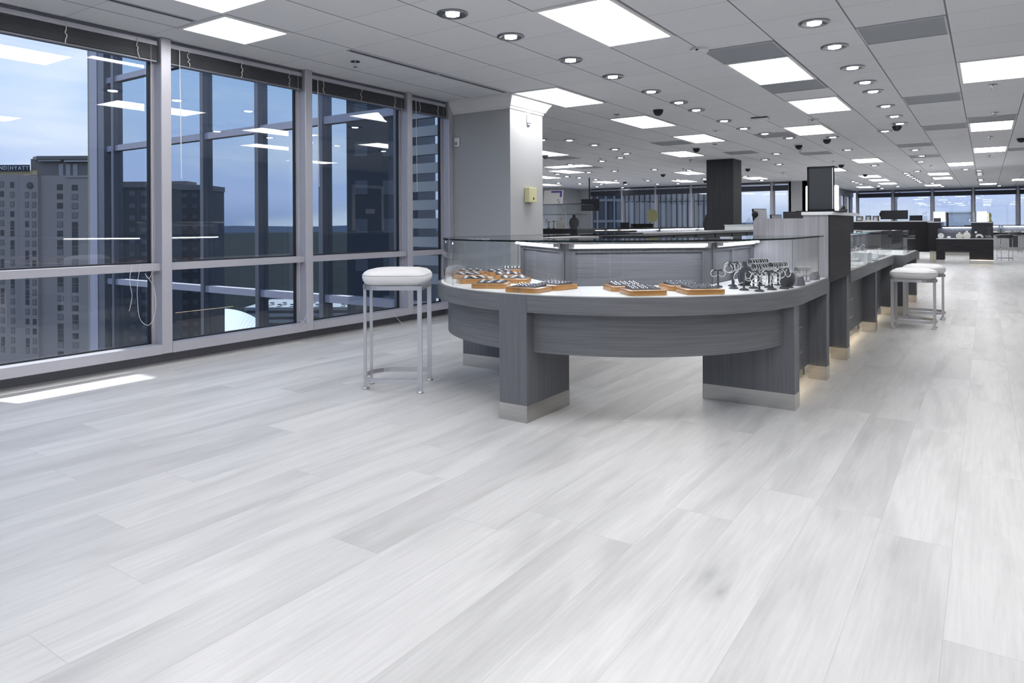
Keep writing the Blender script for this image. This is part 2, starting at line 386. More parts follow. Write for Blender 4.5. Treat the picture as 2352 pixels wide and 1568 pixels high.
loop('blind_cord', 'thin white cord curled on the floor below the window behind the stool', [(-5.43, 5.62, .17), (-5.42, 5.68, .08), (-5.36, 5.72, .004), (-5.30, 5.60, .004), (-5.36, 5.40, .004), (-5.28, 5.28, .004), (-5.35, 5.12, .004), (-5.30, 4.95, .004)])
# pale column at the end of the left windows
def moulded(org, w, d, name, prof, m, sides='fr'):
    b = MB(); x0, y0 = org
    for (o0, za), (o1, zb) in prof: b.box((x0-o1, y0-o1, za), (x0+w+o1, y0+d, zb))
    return b
struct('wall_column', MB().box((-5.45, 6.73, 0), (-4.60, 7.45, CZ-.001)).box((-5.66, 6.73, 0), (-5.45, 7.45, CZ-.001)), 'wall_paint')
cm = MB(); PR = [(.0, CZ-.155), (.012, CZ-.155), (.014, CZ-.13), (.03, CZ-.12), (.055, CZ-.07), (.085, CZ-.03), (.088, CZ-.012), (.10, CZ-.002)]
bm = bmesh.new(); loops = []
for o, z in PR: loops.append([bm.verts.new(p) for p in ((-5.45-.0, 6.73-o, z), (-4.60+o, 6.73-o, z), (-4.60+o, 7.45+o, z), (-5.2, 7.45+o, z))])
for A, B in zip(loops, loops[1:]):
    for j in range(3): bm.faces.new((A[j], A[j+1], B[j+1], B[j]))
bmesh.ops.recalc_face_normals(bm, faces=bm.faces[:]); cm._add(bm); struct('trim_2', cm, 'white_trim')
struct('baseboard_column', MB().box((-5.45, 6.715, 0), (-4.585, 6.73, .10)).box((-4.60, 6.73, 0), (-4.585, 7.45, .10)), 'white_trim')
t = thing('motion_sensor', 'small white sensor high on the window side of the pale column', 'sensor', (-5.385, 6.73, 2.13))
MB().box((-.035, -.03, -.055), (.035, 0, .055), bev=.008).build('housing', 'white_plastic', t); MB().box((-.02, -.034, -.035), (.02, -.03, .0)).build('lens', 'vent_gray', t)
t = thing('alarm_detector', 'small white box high on the right face of the pale column', 'sensor', (-4.60, 7.12, 2.40))
MB().box((0, -.035, -.06), (.035, .035, .055), bev=.008).build('housing', 'white_plastic', t); MB().box((.0, -.03, -.085), (.025, .03, -.06)).build('bracket', 'vent_gray', t)
t = thing('fire_strobe', 'yellowish beige wall box halfway up the right face of the pale column', 'alarm', (-4.60, 7.11, 1.47))
MB().box((0, -.085, -.09), (.075, .085, .09), bev=.006).build('housing', 'beige_plastic', t); MB().box((.075, -.0, -.06), (.078, .02, -.03)).build('indicator', 'black', t)
# other walls of the large room
struct('wall_wing', MB().box((-15.2, 7.0, 0), (-5.60, 7.10, CZ)), 'wall_paint')
struct('wall_corner', MB().box((-15.2, 24.3, 0), (-14.33, 26.45, CZ)).box((-14.33, 26.2, 0), (-13.90, 26.45, CZ)), 'wall_paint')
struct('wall_step', MB().box((-5.85, 26.3, 0), (-5.2, 26.6, CZ)).box((-5.4, 26.3, 0), (-5.2, 26.9, CZ)), 'wall_paint')
XM = [-13.88, -12.41, -10.94, -9.47, -7.96, -6.45, -5.82]
def roller(loc, rz, w, label, grp):
    t = thing('roller_blind', label, 'blind', loc, rz, grp)
    MB().box((.05, -.02, 2.30), (w-.05, .03, 2.50), bev=.01).build('rolled_fabric', 'charcoal', t)
    MB().box((.05, -.03, 2.52), (w-.05, .04, 2.56)).build('cassette', 'aluminium', t)
far = ['leftmost', 'second', 'third', 'fourth', 'fifth', 'narrow']
for i in range(6):
    w = XM[i+1]-XM[i]; window((XM[i], 26.3, 0), 0, w, end=(i == 0), transom=False)
    roller((XM[i], 26.26, 0), 0, w, ['dark rolled blind over the far window right of the hanging television', 'dark rolled blind over the second striped far window', 'dark rolled blind over the striped far window above the oval mirror', 'dark rolled blind over the striped far window left of the dark column', 'dark rolled blind over the bright far window right of the dark column', 'short dark rolled blind over the narrow bright far window'][i], 'rolled blinds on the far left windows')
ys = [7.2+1.5*k for k in range(12)]
for i in range(11): window((-15.0, ys[i], 0), pi/2, 1.5, end=(i == 0), transom=False)
struct('trim_3', MB().box((-15.2, 7.1, 2.3), (-15.0, 24.3, CZ)).box((-15.2, 7.1, 0), (-15.0, 24.3, .1)), 'aluminium_dark')
struct('trim_4', MB().box((-13.9, 26.36, 2.55), (-5.85, 26.45, CZ)).box((-13.9, 26.32, 0), (-5.85, 26.45, .1)), 'aluminium_dark')
XF = [-5.05, -3.55, -1.99, -.46, 1.13, 2.66]
RL = ['dark rolled blind over the far window behind the long dark counter', 'dark rolled blind over the far window above the big black monitor', 'dark rolled blind over the far window above the dark display table', 'dark rolled blind over the far window right of the tall white box', 'dark rolled blind over the rightmost far window at the photo edge']
for i in range(5):
    w = XF[i+1]-XF[i]; window((XF[i], 36.45, 0), 0, w, end=(i == 0), transom=False); roller((XF[i], 36.41, 0), 0, w, RL[i], 'rolled blinds on the farthest windows')
struct('trim_5', MB().box((-5.2, 36.5, 2.55), (3.0, 36.6, CZ)).box((-5.2, 36.46, 0), (3.0, 36.6, .1)), 'aluminium_dark')
for i in range(6): window((-5.2, 26.9+1.55*i, 0), pi/2, 1.55, transom=False, end=(i == 0))
struct('trim_6', MB().box((-5.4, 26.9, 2.35), (-5.2, 36.5, CZ)).box((-5.4, 26.9, 0), (-5.2, 36.5, .1)), 'aluminium_dark')
# brown door in the right wall (seen mirrored in the left windows)
d = sthing('door_1', (3.0, 13.2, 0)); MB().box((-.03, 0, 0), (0, 1.0, 2.15)).build('door_leaf', 'door_brown', d)
MB().box((-.05, -.08, 0), (0, 0, 2.23)).box((-.05, 1.0, 0), (0, 1.08, 2.23)).box((-.05, 0, 2.15), (0, 1.0, 2.23)).build('door_frame', 'white_trim', d)
MB().box((-.034, .4, 1.45), (-.03, .75, 1.58)).build('door_sign', 'sign_white', d)
MB().sphere(.03, (-.07, .08, 1.0)).cyl(.012, 0, .05, M=Matrix.Translation((-.03, .08, 1.0)) @ Matrix.Rotation(-pi/2, 4, 'Y')).build('door_handle', 'chrome', d)
# dark wood column
t = thing('wood_column', 'tall dark wood clad square column standing from floor to ceiling', 'column', (-5.165, 16.6, 0))
MB().box((-.315, -.33, 0), (.315, .33, CZ-.002)).build('cladding', 'dark_wood', t)
MB().box((-.32, -.335, 0), (.32, .335, .10)).build('kick_plate', 'brushed_nickel', t)
# ================================================================ ceiling fittings
GX, GY, CE = -5.107, 2.959, .6096
def gp(i, j): return GX+CE*i, GY+CE*j
pm = {}
def troffer(cx, cy, lx, ly, label, grp):
    key = (round(lx, 2), round(ly, 2))
    if key in pm: return dup(pm[key], label, (cx, cy, CZ), 0, grp)
    t = thing('ceiling_light', label, 'ceiling light', (cx, cy, CZ), 0, grp); a, b = lx/2-.006, ly/2-.006
    f = MB()
    for q in ((-a, -b, a, -b+.03), (-a, b-.03, a, b), (-a, -b+.03, -a+.03, b-.03), (a-.03, -b+.03, a, b-.03)): f.box((q[0], q[1], -.012), (q[2], q[3], -.0005))
    f.build('frame', 'white_trim', t)
    MB().box((-a+.03, -b+.03, -.007), (a-.03, b-.03, -.002)).build('diffuser', 'panel_light', t)
    pm[key] = t; return t
PANS = {  # column of the grid: list of rows (centre), long side along the room unless stated
 .5: [(.5, 1)], 1.5: [(7, 2), (11, 2), (15, 2), (48.5, 2)], 4.5: [(3, 2), (15, 2), (26, 2)], 5.5: [(7, 2), (11, 2), (49, 2)],
 -.5: [(19, 2)], -3.5: [(28, 2)], -6: [(34, 2)], -2: [(34, 2)], 2.5: [(30.3, 2)], 3.3: [(36.5, 2), (40.3, 2), (44.6, 2)],
 7.5: [(30.3, 2)], 6.4: [(36.7, 2), (40.8, 2)], 8.5: [(9, 2), (17, 2), (24, 2), (49.5, 2)], 10.1: [(45.3, 2)],
 -4.3: [(15.8, 2)], -10.6: [(26.1, 2)], -14: [(32, 2)], -10: [(32, 2)], -7.8: [(23.5, 2)]}
RN = {.5: 'directly above the left windows', 1.5: 'running past the pale column', 4.5: 'above the left half of the curved counter', 5.5: 'above the right half of the curved counter', -.5: 'beyond the pale column left of the dark column',
 -3.5: 'far off near the oval mirror', -6: 'far off right of the hanging television', -2: 'far off right of the dark column', 2.5: 'just right of the mirrored display box', 3.3: 'over the long dark counter', 7.5: 'high over the white bottles', 6.4: 'in the pair over the dark display table',
 8.5: 'along the right edge of the photo', 10.1: 'cut by the right photo edge far away', -4.3: 'half hidden behind the pale column', -10.6: 'low behind the pale column above the info card', -14: 'lowest beside the pale column', -10: 'left of the hanging television pole', -7.8: 'small skewed one in front of the television'}
for c, rows in PANS.items():
    for k, (r, n) in enumerate(rows):
        x, y = GX+CE*c, GY+CE*r
        lb = 'lit ceiling panel ' + RN[c] + ('' if len(rows) == 1 else ', %s from the camera' % ORD[k])
        troffer(x, y, CE, CE*n, lb, 'lit ceiling panels')
troffer(GX+CE*-6.3, GY+CE*21, CE*2, CE, 'lit white ceiling panel lying crosswise beyond the pale column', 'lit ceiling panels')
for c, r in ((1.5, -1), (5.5, -1), (8.5, 1), (5.5, -5), (8.5, -4), (11.5, -4), (8.5, -9), (11.5, 1), (11.5, 13), (11.5, 28)):   # fittings added out of view to light the room, also mirrored in the windows
    troffer(GX+CE*c, GY+CE*r, CE, CE*2, 'added lit ceiling panel, unseen, outside the picture frame', 'added lit ceiling panels outside the frame')
# recessed downlights
t0 = thing('downlight', 'x', 'downlight', (0, 0, CZ), 0, 'recessed downlights')
MB().lathe([(.112, -.0005), (.112, -.010), (.100, -.016), (.086, -.013), (.070, -.008), (.058, -.004)], 32).build('trim_ring', 'dark_chrome', t0, smooth=True)
lp = MB()
for k in range(6): lp.cyl(.021, -.016, -.006, (.030*cos(k*pi/3), .030*sin(k*pi/3)), 10)
lp.cyl(.016, -.017, -.006, seg=10); lp.build('lamp', 'down_light', t0)
MB().cyl(.058, -.005, -.001, seg=24).build('reflector', 'chrome', t0)
DLS = [('in the line over the left side of the curved counter', [(-3.16, 3.9), (-3.16, 4.64), (-3.16, 5.62), (-3.16, 6.5), (-3.16, 7.49), (-3.16, 8.36), (-3.18, 9.05), (-3.18, 10.24), (-3.18, 11.24), (-3.07, 12.1), (-2.87, 12.96)]),
 ('in the line over the right side of the curved counter', [(-1.07, 5.66), (-1.07, 6.52), (-1.07, 7.5), (-1.07, 8.36), (-1.07, 8.99), (-1.07, 10.21), (-1.07, 11.26), (-1.08, 12.12), (-1.37, 12.96)]),
 ('in the sparse arc right of the mirrored box', [(-2.22, 13.3), (-2.35, 15.77), (-1.21, 16.68), (-1.19, 18.24), (-1.33, 19.96), (-2.41, 20.46), (-1.66, 23.59), (-.47, 23.66)]),
 ('in the short far line above the tall white box', [(-.16, 24.45), (-.16, 25.74), (-.16, 26.51), (-.15, 29.48), (-.15, 30.37), (.46, 34.99)]),
 ('in the tight far row above the big black monitor', [(-2.01, 24.31), (-2.03, 25.3), (-2.02, 26.19), (-2.02, 27.22), (-2.01, 28.15), (-2.0, 29.01), (-2.01, 30.05), (-1.68, 30.94), (-1.48, 34.07)]),
 ('in the far row above the start of the long dark counter', [(-3.98, 27.9), (-3.98, 28.76), (-3.99, 29.81), (-3.61, 31.9), (-3.01, 32.82), (-3.73, 34.14)]),
 ('between the dark column and the mirrored box', [(-3.74, 15.69), (-4.31, 16.97), (-4.36, 18.54), (-3.83, 20.04), (-6.32, 22.47), (-6.46, 24.99)]),
 ('just left of the dark column', [(-6.87, 18.94), (-7.81, 22.99), (-8.68, 22.82), (-9.47, 24.91)]),
 ('in the ring of lights right of the pale column', [(-6.54, 10.58), (-6.16, 10.9), (-6.15, 11.84), (-6.17, 12.76), (-6.34, 13.68), (-6.83, 14.41), (-7.55, 14.92), (-8.62, 15.28)]),
 ('in the row above the hanging television', [(-8.67, 17.91), (-9.48, 17.89), (-10.52, 17.87), (-10.81, 18.95), (-10.81, 19.74), (-10.81, 20.89), (-10.5, 21.78), (-9.64, 22.52), (-7.57, 18.14)]),
 ('in the farthest cluster over the television', [(-12.76, 21.75), (-12.37, 22.64), (-11.87, 23.38), (-11.16, 24.0), (-12.75, 24.75), (-12.25, 26.04), (-10.18, 24.67)])]
first = True
for nm, pts in DLS:
    for k, (x, y) in enumerate(pts):
        lb = 'round downlight, %s %s' % (ORD[k], nm)
        if first: t0['label'] = lb; t0.location = (x, y, CZ); first = False
        else: dup(t0, lb, (x, y, CZ))
# dome cameras, sprinklers, detectors, grilles
t0 = thing('dome_camera', 'x', 'security camera', (0, 0, CZ), 0, 'black dome cameras')
MB().cyl(.095, -.016, -.0005, seg=28, r2=.10).build('base', 'white_plastic', t0, smooth=True)
MB().lathe([(.068, -.016), (.066, -.04), (.052, -.072), (.028, -.090), (.0001, -.096)], 24).build('dome', 'screen', t0, smooth=True)
DM = [((-3.57, 8.69), 'above the gap between pale and dark columns, largest one'), ((-1.14, 12.34), 'beside the right line of downlights'), ((-2.36, 13.56), 'in front of the mirrored box, right of a pair'), ((-2.98, 14.23), 'in front of the mirrored box, left of a pair'),
 ((-4.77, 13.56), 'close before the top of the dark column'), ((-7.89, 12.89), 'next to the edge of the pale column'), ((.53, 15.49), 'cut by the right photo edge'), ((-5.38, 19.39), 'just right of the dark column'), ((-3.08, 19.64), 'just right of the mirrored box'),
 ((-8.05, 19.94), 'halfway between television and dark column'), ((-3.08, 23.94), 'hanging in front of a lit panel over the long counter'), ((-8.08, 23.85), 'low at the left edge of the dark column'), ((-10.55, 22.61), 'above the small laptop near the far windows'), ((-3.85, 33.74), 'farthest one over the long dark counter')]
for k, ((x, y), nm) in enumerate(DM):
    lb = 'black dome camera, '+nm
    if k == 0: t0['label'] = lb; t0.location = (x, y, CZ)
    else: dup(t0, lb, (x, y, CZ))
t0 = thing('sprinkler_head', 'x', 'sprinkler', (0, 0, CZ), 0, 'ceiling sprinklers')
MB().lathe([(.045, -.0005), (.044, -.006), (.018, -.010), (.0001, -.010)], 20).build('escutcheon', 'dark_chrome', t0, smooth=True)
MB().cyl(.008, -.045, -.008, seg=10).tube([(-.014, 0, -.02), (-.016, 0, -.035), (0, 0, -.05)], .003, 6).tube([(.014, 0, -.02), (.016, 0, -.035), (0, 0, -.05)], .003, 6).build('frame_arms', 'chrome', t0)
MB().cyl(.020, -.054, -.050, seg=14).build('deflector', 'chrome', t0)
SPR = [((-4.82, 4.52), 'near the left windows'), ((-4.22, 8.79), 'beyond the pale column beside a lit panel'), ((.07, 9.36), 'nearest in the line along the right photo edge'), ((.11, 11.74), 'second in the line along the right photo edge'), ((.07, 14.99), 'third in the line along the right photo edge'), ((.06, 19.2), 'farthest in the line along the right photo edge'),
 ((-4.27, 13.17), 'before the dark column'), ((-3.15, 15.16), 'just behind the left dome camera of the pair'), ((-3.08, 18.53), 'right above the mirrored box'), ((-5.78, 16.02), 'just left of the dark column top'), ((-6.83, 18.37), 'left of the dark column lower down'), ((-4.99, 21.67), 'above the bright far windows'), ((-1.2, 21.58), 'over the display table'), ((-7.31, 14.36), 'inside the ring of downlights'), ((-9.39, 21.56), 'above the far striped windows')]
for k, ((x, y), nm) in enumerate(SPR):
    lb = 'small chrome sprinkler head on the ceiling '+nm
    if k == 0: t0['label'] = lb; t0.location = (x, y, CZ)
    else: dup(t0, lb, (x, y, CZ))
t0 = thing('smoke_detector', 'round white smoke detector on the grid line before the first grey grille', 'smoke detector', (-2.05, 5.93, CZ))
MB().lathe([(.075, -.0005), (.078, -.02), (.068, -.034), (.03, -.042), (.0001, -.042)], 28).build('housing', 'white_plastic', t0, smooth=True); MB().box((-.012, -.079, -.028), (.012, -.066, -.018)).build('vent_slot', 'black', t0)
dup(t0, 'round white smoke detector right of the lit panel over the counter', (-2.08, 10.9, CZ)); dup(t0, 'round white smoke detector near the second lit panel beyond the pale column', (-3.6, 11.23, CZ))
t = thing('access_point', 'flat white rectangular box on the ceiling grid above the counter', 'access point', (-2.67, 10.25, CZ))
MB().box((-.13, -.07, -.045), (.13, .07, -.014), bev=.012).build('housing', 'white_plastic', t); MB().box((-.11, -.05, -.014), (.11, .05, -.0005)).build('mount', 'black', t)
t0 = thing('air_grille', 'x', 'air vent', (0, 0, CZ), 0, 'grey square air return grilles')
MB().box((-.295, -.295, -.006), (.295, .295, -.0005)).build('face', 'vent_gray', t0)
f = MB()
for q in ((-.30, -.30, .30, -.285), (-.30, .285, .30, .30), (-.30, -.285, -.285, .285), (.285, -.285, .30, .285)): f.box((q[0], q[1], -.010), (q[2], q[3], -.0004))
f.build('frame', 'aluminium', t0)
VT = [((5.5, 5.5), 'touching the near end of the big lit panel'), ((5.5, 8.5), 'touching the far end of the big lit panel'), ((7.5, 5.5), 'nearest one at the upper right'), ((7.5, 11.5), 'second one at the upper right'), ((7.5, 16.5), 'third one at the upper right'), ((8.5, 15.5), 'against the lit panel at the right edge'),
 ((6.5, 20.9), 'beside the far end of the right downlight line'), ((6.5, 25.4), 'farther along the right downlight line'), ((9.2, 24.5), 'cut by the right photo edge'), ((3.5, 15.5), 'between downlights before the dark column'), ((1.3, 19.8), 'just above the dark column'), ((3.4, 21.7), 'above the mirrored box'), ((.4, 15.6), 'left of the third lit panel'), ((-4.66, 17.7), 'dark one beside the pale column'), ((-5.9, 22.0), 'next to the crosswise lit panel')]
for k, ((i, j), nm) in enumerate(VT):
    lb = 'grey square ceiling grille, '+nm
    x, y = gp(i, j)
    if k == 0: t0['label'] = lb; t0.location = (x, y, CZ)
    else: dup(t0, lb, (x, y, CZ))
def slot(x, y0, y1, label):
    t = thing('slot_diffuser', label, 'air vent', (x, y0, CZ), 0, 'linear slot diffusers'); L = y1-y0
    MB().box((-.012, .01, -.003), (.016, L-.01, -.0004)).build('slot', 'black', t)
    MB().box((-.030, 0, -.007), (-.013, L, -.0004)).box((.017, 0, -.007), (.026, L, -.0004)).box((-.013, 0, -.006), (.017, .01, -.0004)).box((-.013, L-.01, -.006), (.017, L, -.0004)).build('flange', 'aluminium', t)
slot(-4.83, 1.5, 2.94, 'long dark air slot beside the square lit panel at the upper left'); slot(-4.545, 4.19, 5.36, 'dark air slot starting beside the near sprinkler'); slot(-4.545, 5.385, 6.56, 'dark air slot ending at the pale column moulding')
# ================================================================ outdoors
def sset(o): o['kind'] = 'structure'; return o
# our own building: glazed wing beyond the windows
wf = thing('glazed_wing', 'mirror glazed wing of the same tower outside the left windows', 'building', (0, 6.9, 0)); wf['kind'] = 'structure'
MB().box((-14.85, .04, -45), (-5.68, .08, -.35)).box((-14.85, .04, CZ+.36), (-5.68, .5, 26)).box((-14.85, .04, -.34), (-5.68, .085, CZ+.355)).build('core', 'facade_dark', wf)
MB().box((-14.6, .0, -20), (-5.68, .035, 20)).build('mirror_glazing', 'facade_mirror', wf)
fr = MB().box((-14.54, -.11, -20), (-14.28, 0, 20))
for x in (-14.0, -12.5, -11.0, -9.5, -8.0, -6.5): fr.box((x-.045, -.09, -20), (x+.045, 0, 20))
fr.build('mullions', 'aluminium_dark', wf)
fr = MB()
for z in (-3.9, -2.6, .05, 2.64, 3.98, 6.6): fr.box((-14.5, -.06, z-.05), (-5.68, 0, z+.06))
fr.build('transoms', 'facade_frame', wf)
MB().box((-14.87, -.12, -20), (-14.54, .035, 20)).build('corner_post', 'facade_frame', wf)
MB().box((-14.90, -.125, -20), (-14.87, .035, 20)).build('corner_seal', 'fence_yellow', wf)
lv = MB()
for k in range(11): lv.box((-6.44, -.035, .35+.24*k), (-5.70, -.005, .48+.24*k))
lv.build('louvre_blades', 'louvre', wf)
sset(tag(MB().box((-9.6, 2.12, 9), (-5.7, 6.8, 12)).build('sun_blocker', 'hotel_trim'), 'added unseen block keeping the sun off the farther windows', 'building'))  # mass added high out of view to end the sun patch at the near bay
# hotel with sign, facing the camera
D = 220.; K = D/1600
def hx(u): return (u-1176)*K
def hz(u, v): return EYE+(517.3-v-.0057*(u-1176))*K
hot = thing('hotel_tower', 'tall grey brown hotel tower with a rooftop name sign beyond the nearest window', 'building', (-sin(TH)*D, cos(TH)*D, 0), TH)
def hb(b, u0, v0, u1, v1, y0=0., y1=12.): return b.box((hx(u0), y0, min(hz(u0, v0), hz(u1, v1))), (hx(u1), y1, max(hz(u0, v0), hz(u1, v1))))
b = MB(); hb(b, -90, 401, 49, 960); hb(b, 49, 403, 90, 960, -.6); hb(b, 90, 403, 250, 960, .5); hb(b, -90, 396, 84, 403, 4); b.build('walls', 'hotel_stone', hot)
b = MB(); hb(b, 64, 364, 250, 404, 1.5); b.prism([(hx(60), 3.2), (hx(84), .2), (hx(250), .2), (hx(250), 14), (hx(60), 14)], hz(90, 366), hz(90, 358)); b.build('penthouse', 'hotel_dark', hot)
b = MB(); hb(b, 86, 367, 138, 370, .3, 1.4); hb(b, 146, 367, 250, 371, .3, 1.4); hb(b, 150, 405.5, 250, 407, .2, .6); b.build('cornice', 'hotel_trim', hot)
b = MB()
for u in (130, 146.5, 163): hb(b, u, 376, u+10, 404, 1.2, 1.6)
b.build('louvre_panels', 'hotel_trim', hot)
b = MB()
for u in range(-60, 84, 3): hb(b, u, 391, u+2.3, 400.5, .4, .6)
b.build('roof_fence', 'fence_yellow', hot)
cols = [(-18, -10.5, 0, 417), (1, 9.5, 0, 416.5), (24, 33, 0, 418), (61, 69.5, 0, 441), (77, 86, 0, 441.5), (129, 142.5, .5, 423), (163, 177, .5, 424)]
wdn = 0
for ci, (u0, u1, y, v0) in enumerate(cols):
    st = 21.35 if u0 > 100 else 22.3; n = int((830-v0)/st)
    w = MB(); c = MB(); rr = random.Random(ci)
    yy = y-.66 if 49 < u0 < 90 else y-.05
    for k in range(n):
        v = v0+st*k; hb(w, u0, v, u1, v+13.2, yy, yy+.1)
        if rr.random() < .55: hb(c, u0+.8, v+.8, u1-.8, v+12.4, yy-.03, yy)
        elif rr.random() < .6: hb(w, u0, v+14.6, u1, v+20.6, yy, yy+.1); hb(c, u0, v+13.6, u1, v+14.4, yy-.04, yy)
    w.build('window_column', 'hotel_window', hot); c.build('curtain', 'hotel_curtain', hot)
MB().cyl(1.02, -.1, .1, M=Matrix.Translation((hx(73), -.66, hz(73, 426))) @ Matrix.Rotation(pi/2, 4, 'X')).build('round_window', 'hotel_window', hot)
b = MB(); hb(b, 72.6, 419, 73.4, 433, -.84, -.76); hb(b, 65.8, 425.6, 80.2, 426.4, -.84, -.76); b.build('window_cross', 'hotel_curtain', hot)
b = MB(); hb(b, -66, 379.2, 68, 392.5, -.3, .3); b.build('sign_board', 'sign_navy', hot)
def text3d(s, size, loc, parent, m, name, align='LEFT', ext=.04, space=1.15):
    c = bpy.data.curves.new(name, 'FONT'); c.body = s; c.size = size; c.extrude = ext; c.align_x = align; c.space_character = space
    o = bpy.data.objects.new(name, c); COL.objects.link(o); dg = bpy.context.evaluated_depsgraph_get()
    me = bpy.data.meshes.new_from_object(o.evaluated_get(dg)); bpy.data.objects.remove(o); me.materials.clear(); me.materials.append(MATS[m])
    q = bpy.data.objects.new(name, me); COL.objects.link(q); q.parent = parent; q.location = loc; q.rotation_euler = (pi/2, 0, 0); return q
text3d('HYATT', 1.62, (hx(25), -.34, hz(25, 390)), hot, 'sign_white', 'sign_letters', space=1.25)
text3d('GRAND', 1.62, (hx(19), -.34, hz(19, 389.8)), hot, 'sign_white', 'sign_letters', 'RIGHT', space=1.15)
b = MB(); hb(b, 21.3, 379.5, 21.9, 392.3, -.36, -.3); b.build('sign_divider', 'sign_white', hot)
# ground, hills
sset(tag(MB().box((-9000, -9000, -61), (9000, 9000, -60)).build('ground', 'forest'), 'dark wooded land far below the windows', 'forest'))
rr = random.Random(3)
def hills(name, R, a0, a1, h, lb):
    b = bmesh.new(); n = 90; A = []; B = []
    for k in range(n+1):
        a = radians(a0+(a1-a0)*k/n); z = -60+h*(.75+.25*sin(k*.31)+.15*sin(k*.83+1)+.08*rr.random())
        A.append(b.verts.new((R*cos(a), R*sin(a), -60))); B.append(b.verts.new(((R+500)*cos(a), (R+500)*sin(a), z)))
    for k in range(n): b.faces.new((A[k], A[k+1], B[k+1], B[k]))
    m = MB(); m._add(b); sset(tag(m.build(name, 'hills', smooth=True), lb, 'hills'))
hills('hills', 7800, 90, 270, 72, 'low wooded ridge painted haze blue along the horizon beyond the left windows')
# things mirrored in the wing: built south-west of the tower. mp(u, v, dist) gives the real place of what the mirror shows
def mp(u, v, dep):
    a = (u-1176)/1600; vv = v+.0057*(u-1176); c, s = cos(TH), sin(TH)
    X = dep*(a*c-s); Y = dep*(a*s+c); return X, 13.8-Y, EYE+(517.3-vv)/1600*dep
def tower(name, u0, u1, vt, dep, lb, zb=-60., cell=3.2):
    x0, y0, zt = mp(u0, vt, dep); x1, y1, _ = mp(u1, vt, dep); L = math.hypot(x1-x0, y1-y0); a = math.atan2(y1-y0, x1-x0)
    t = thing(name, lb, 'building', (x0, y0, 0), a)
    MB().box((0, -14, zb), (L, 0, zt)).build('walls', 'tower_dark', t); MB().box((-.3, -14, zt-1.2), (L+.3, .5, zt+.4)).build('parapet', 'hotel_dark', t)
    w = MB(); n = int(L/cell)
    for i in range(n):
        for k in range(int((zt-zb)/3.3)-1): w.box((cell*(i+.3), -.02, zt-3.4-3.3*k), (cell*(i+.75), .06, zt-2.2-3.3*k))
    w.build('windows', 'tower_window', t); return t
tower('office_tower', 236, 362, 421, 190, 'dark office tower mirrored in the wing beyond the nearest window')
at = tower('apartment_tower', 388, 472, 428, 215, 'dark balconied tower mirrored in the wing behind the hanging wand')
MB().box((.5, -8, 14.0), (5, -1, 15.4)).build('rooftop_block', 'hotel_dark', at)
tower('glass_tower', 797, 960, -700, 60, 'near black glass tower mirrored in the wing behind the third window', cell=2.4)
# parking deck, white roofed hall
dk = thing('parking_deck', 'grey open parking deck full of cars, mirrored low in the wing window', 'building', (*mp(560, 740, 400)[:2], -60), TH*-1+0)
for k in range(4):
    MB().box((0, -45, 2.2+3.6*k), (110, 0, 4.0+3.6*k)).build('floor_slab', 'deck_concrete', dk)
MB().box((1, -44, 0), (109, -1, 13.2)).build('dark_core', 'deck_dark', dk)
car0 = None; rr = random.Random(5)
for k in range(26):
    x = 4+3.7*(k % 13)*2; y = -4-(k//13)*9-rr.randrange(2)*18
    if car0 is None:
        car0 = thing('parked_car', 'tiny parked car on the open top level of the parking deck', 'car', (0, 0, 0), 0, 'cars on the parking deck')
        MB().box((-2.2, -.9, .3), (2.2, .9, .85), bev=.15).build('body', 'white_plastic', car0); MB().prism([(-1.5, -.8), (1.0, -.8), (1.0, .8), (-1.5, .8)], .85, 1.4).build('cabin', 'screen', car0)
        MB().cyl(.33, -.95, -.7, (-1.4, .33), M=Matrix.Rotation(pi/2, 4, 'X')).cyl(.33, .7, .95, (1.4, .33), M=Matrix.Rotation(pi/2, 4, 'X')).cyl(.33, .7, .95, (-1.4, .33), M=Matrix.Rotation(pi/2, 4, 'X')).cyl(.33, -.95, -.7, (1.4, .33), M=Matrix.Rotation(pi/2, 4, 'X')).build('wheels', 'black', car0)
        c = car0
    else: c = dup(car0)
    p = dk.matrix_world if False else Matrix.Translation(dk.location) @ Matrix.Rotation(dk.rotation_euler[2], 4, 'Z')
    c.location = p @ Vector((x, y, 14.81)); c.rotation_euler = (0, 0, dk.rotation_euler[2]+rr.choice((0, pi))+pi/2)
hx0 = mp(466, 757, 350); hall = thing('white_hall', 'white curved roof of a hall, mirrored at the bottom of the wing window', 'building', (hx0[0], hx0[1], -60), -TH)
b = MB(); n = 16; prof = [(26*k/n, 5.+11*(1-(k/n)**2.2)) for k in range(n+1)]
bm = bmesh.new(); A = [bm.verts.new((x, 0, .6+z*.12)) for x, z in prof]; B = [bm.verts.new((x, -22, z+1.5)) for x, z in prof]; A0 = [bm.verts.new((x, 0, 0)) for x, z in prof]; B0 = [bm.verts.new((x, -22, 0)) for x, z in prof]
for k in range(n): bm.faces.new((A[k], A[k+1], B[k+1], B[k])); bm.faces.new((A0[k], A0[k+1], A[k+1], A[k])); bm.faces.new((B0[k+1], B0[k], B[k], B[k+1]))
bm.faces.new((A[0], B[0], B0[0], A0[0])); bmesh.ops.recalc_face_normals(bm, faces=bm.faces[:]); b._add(bm); b.build('roof_shell', 'roof_white', hall)
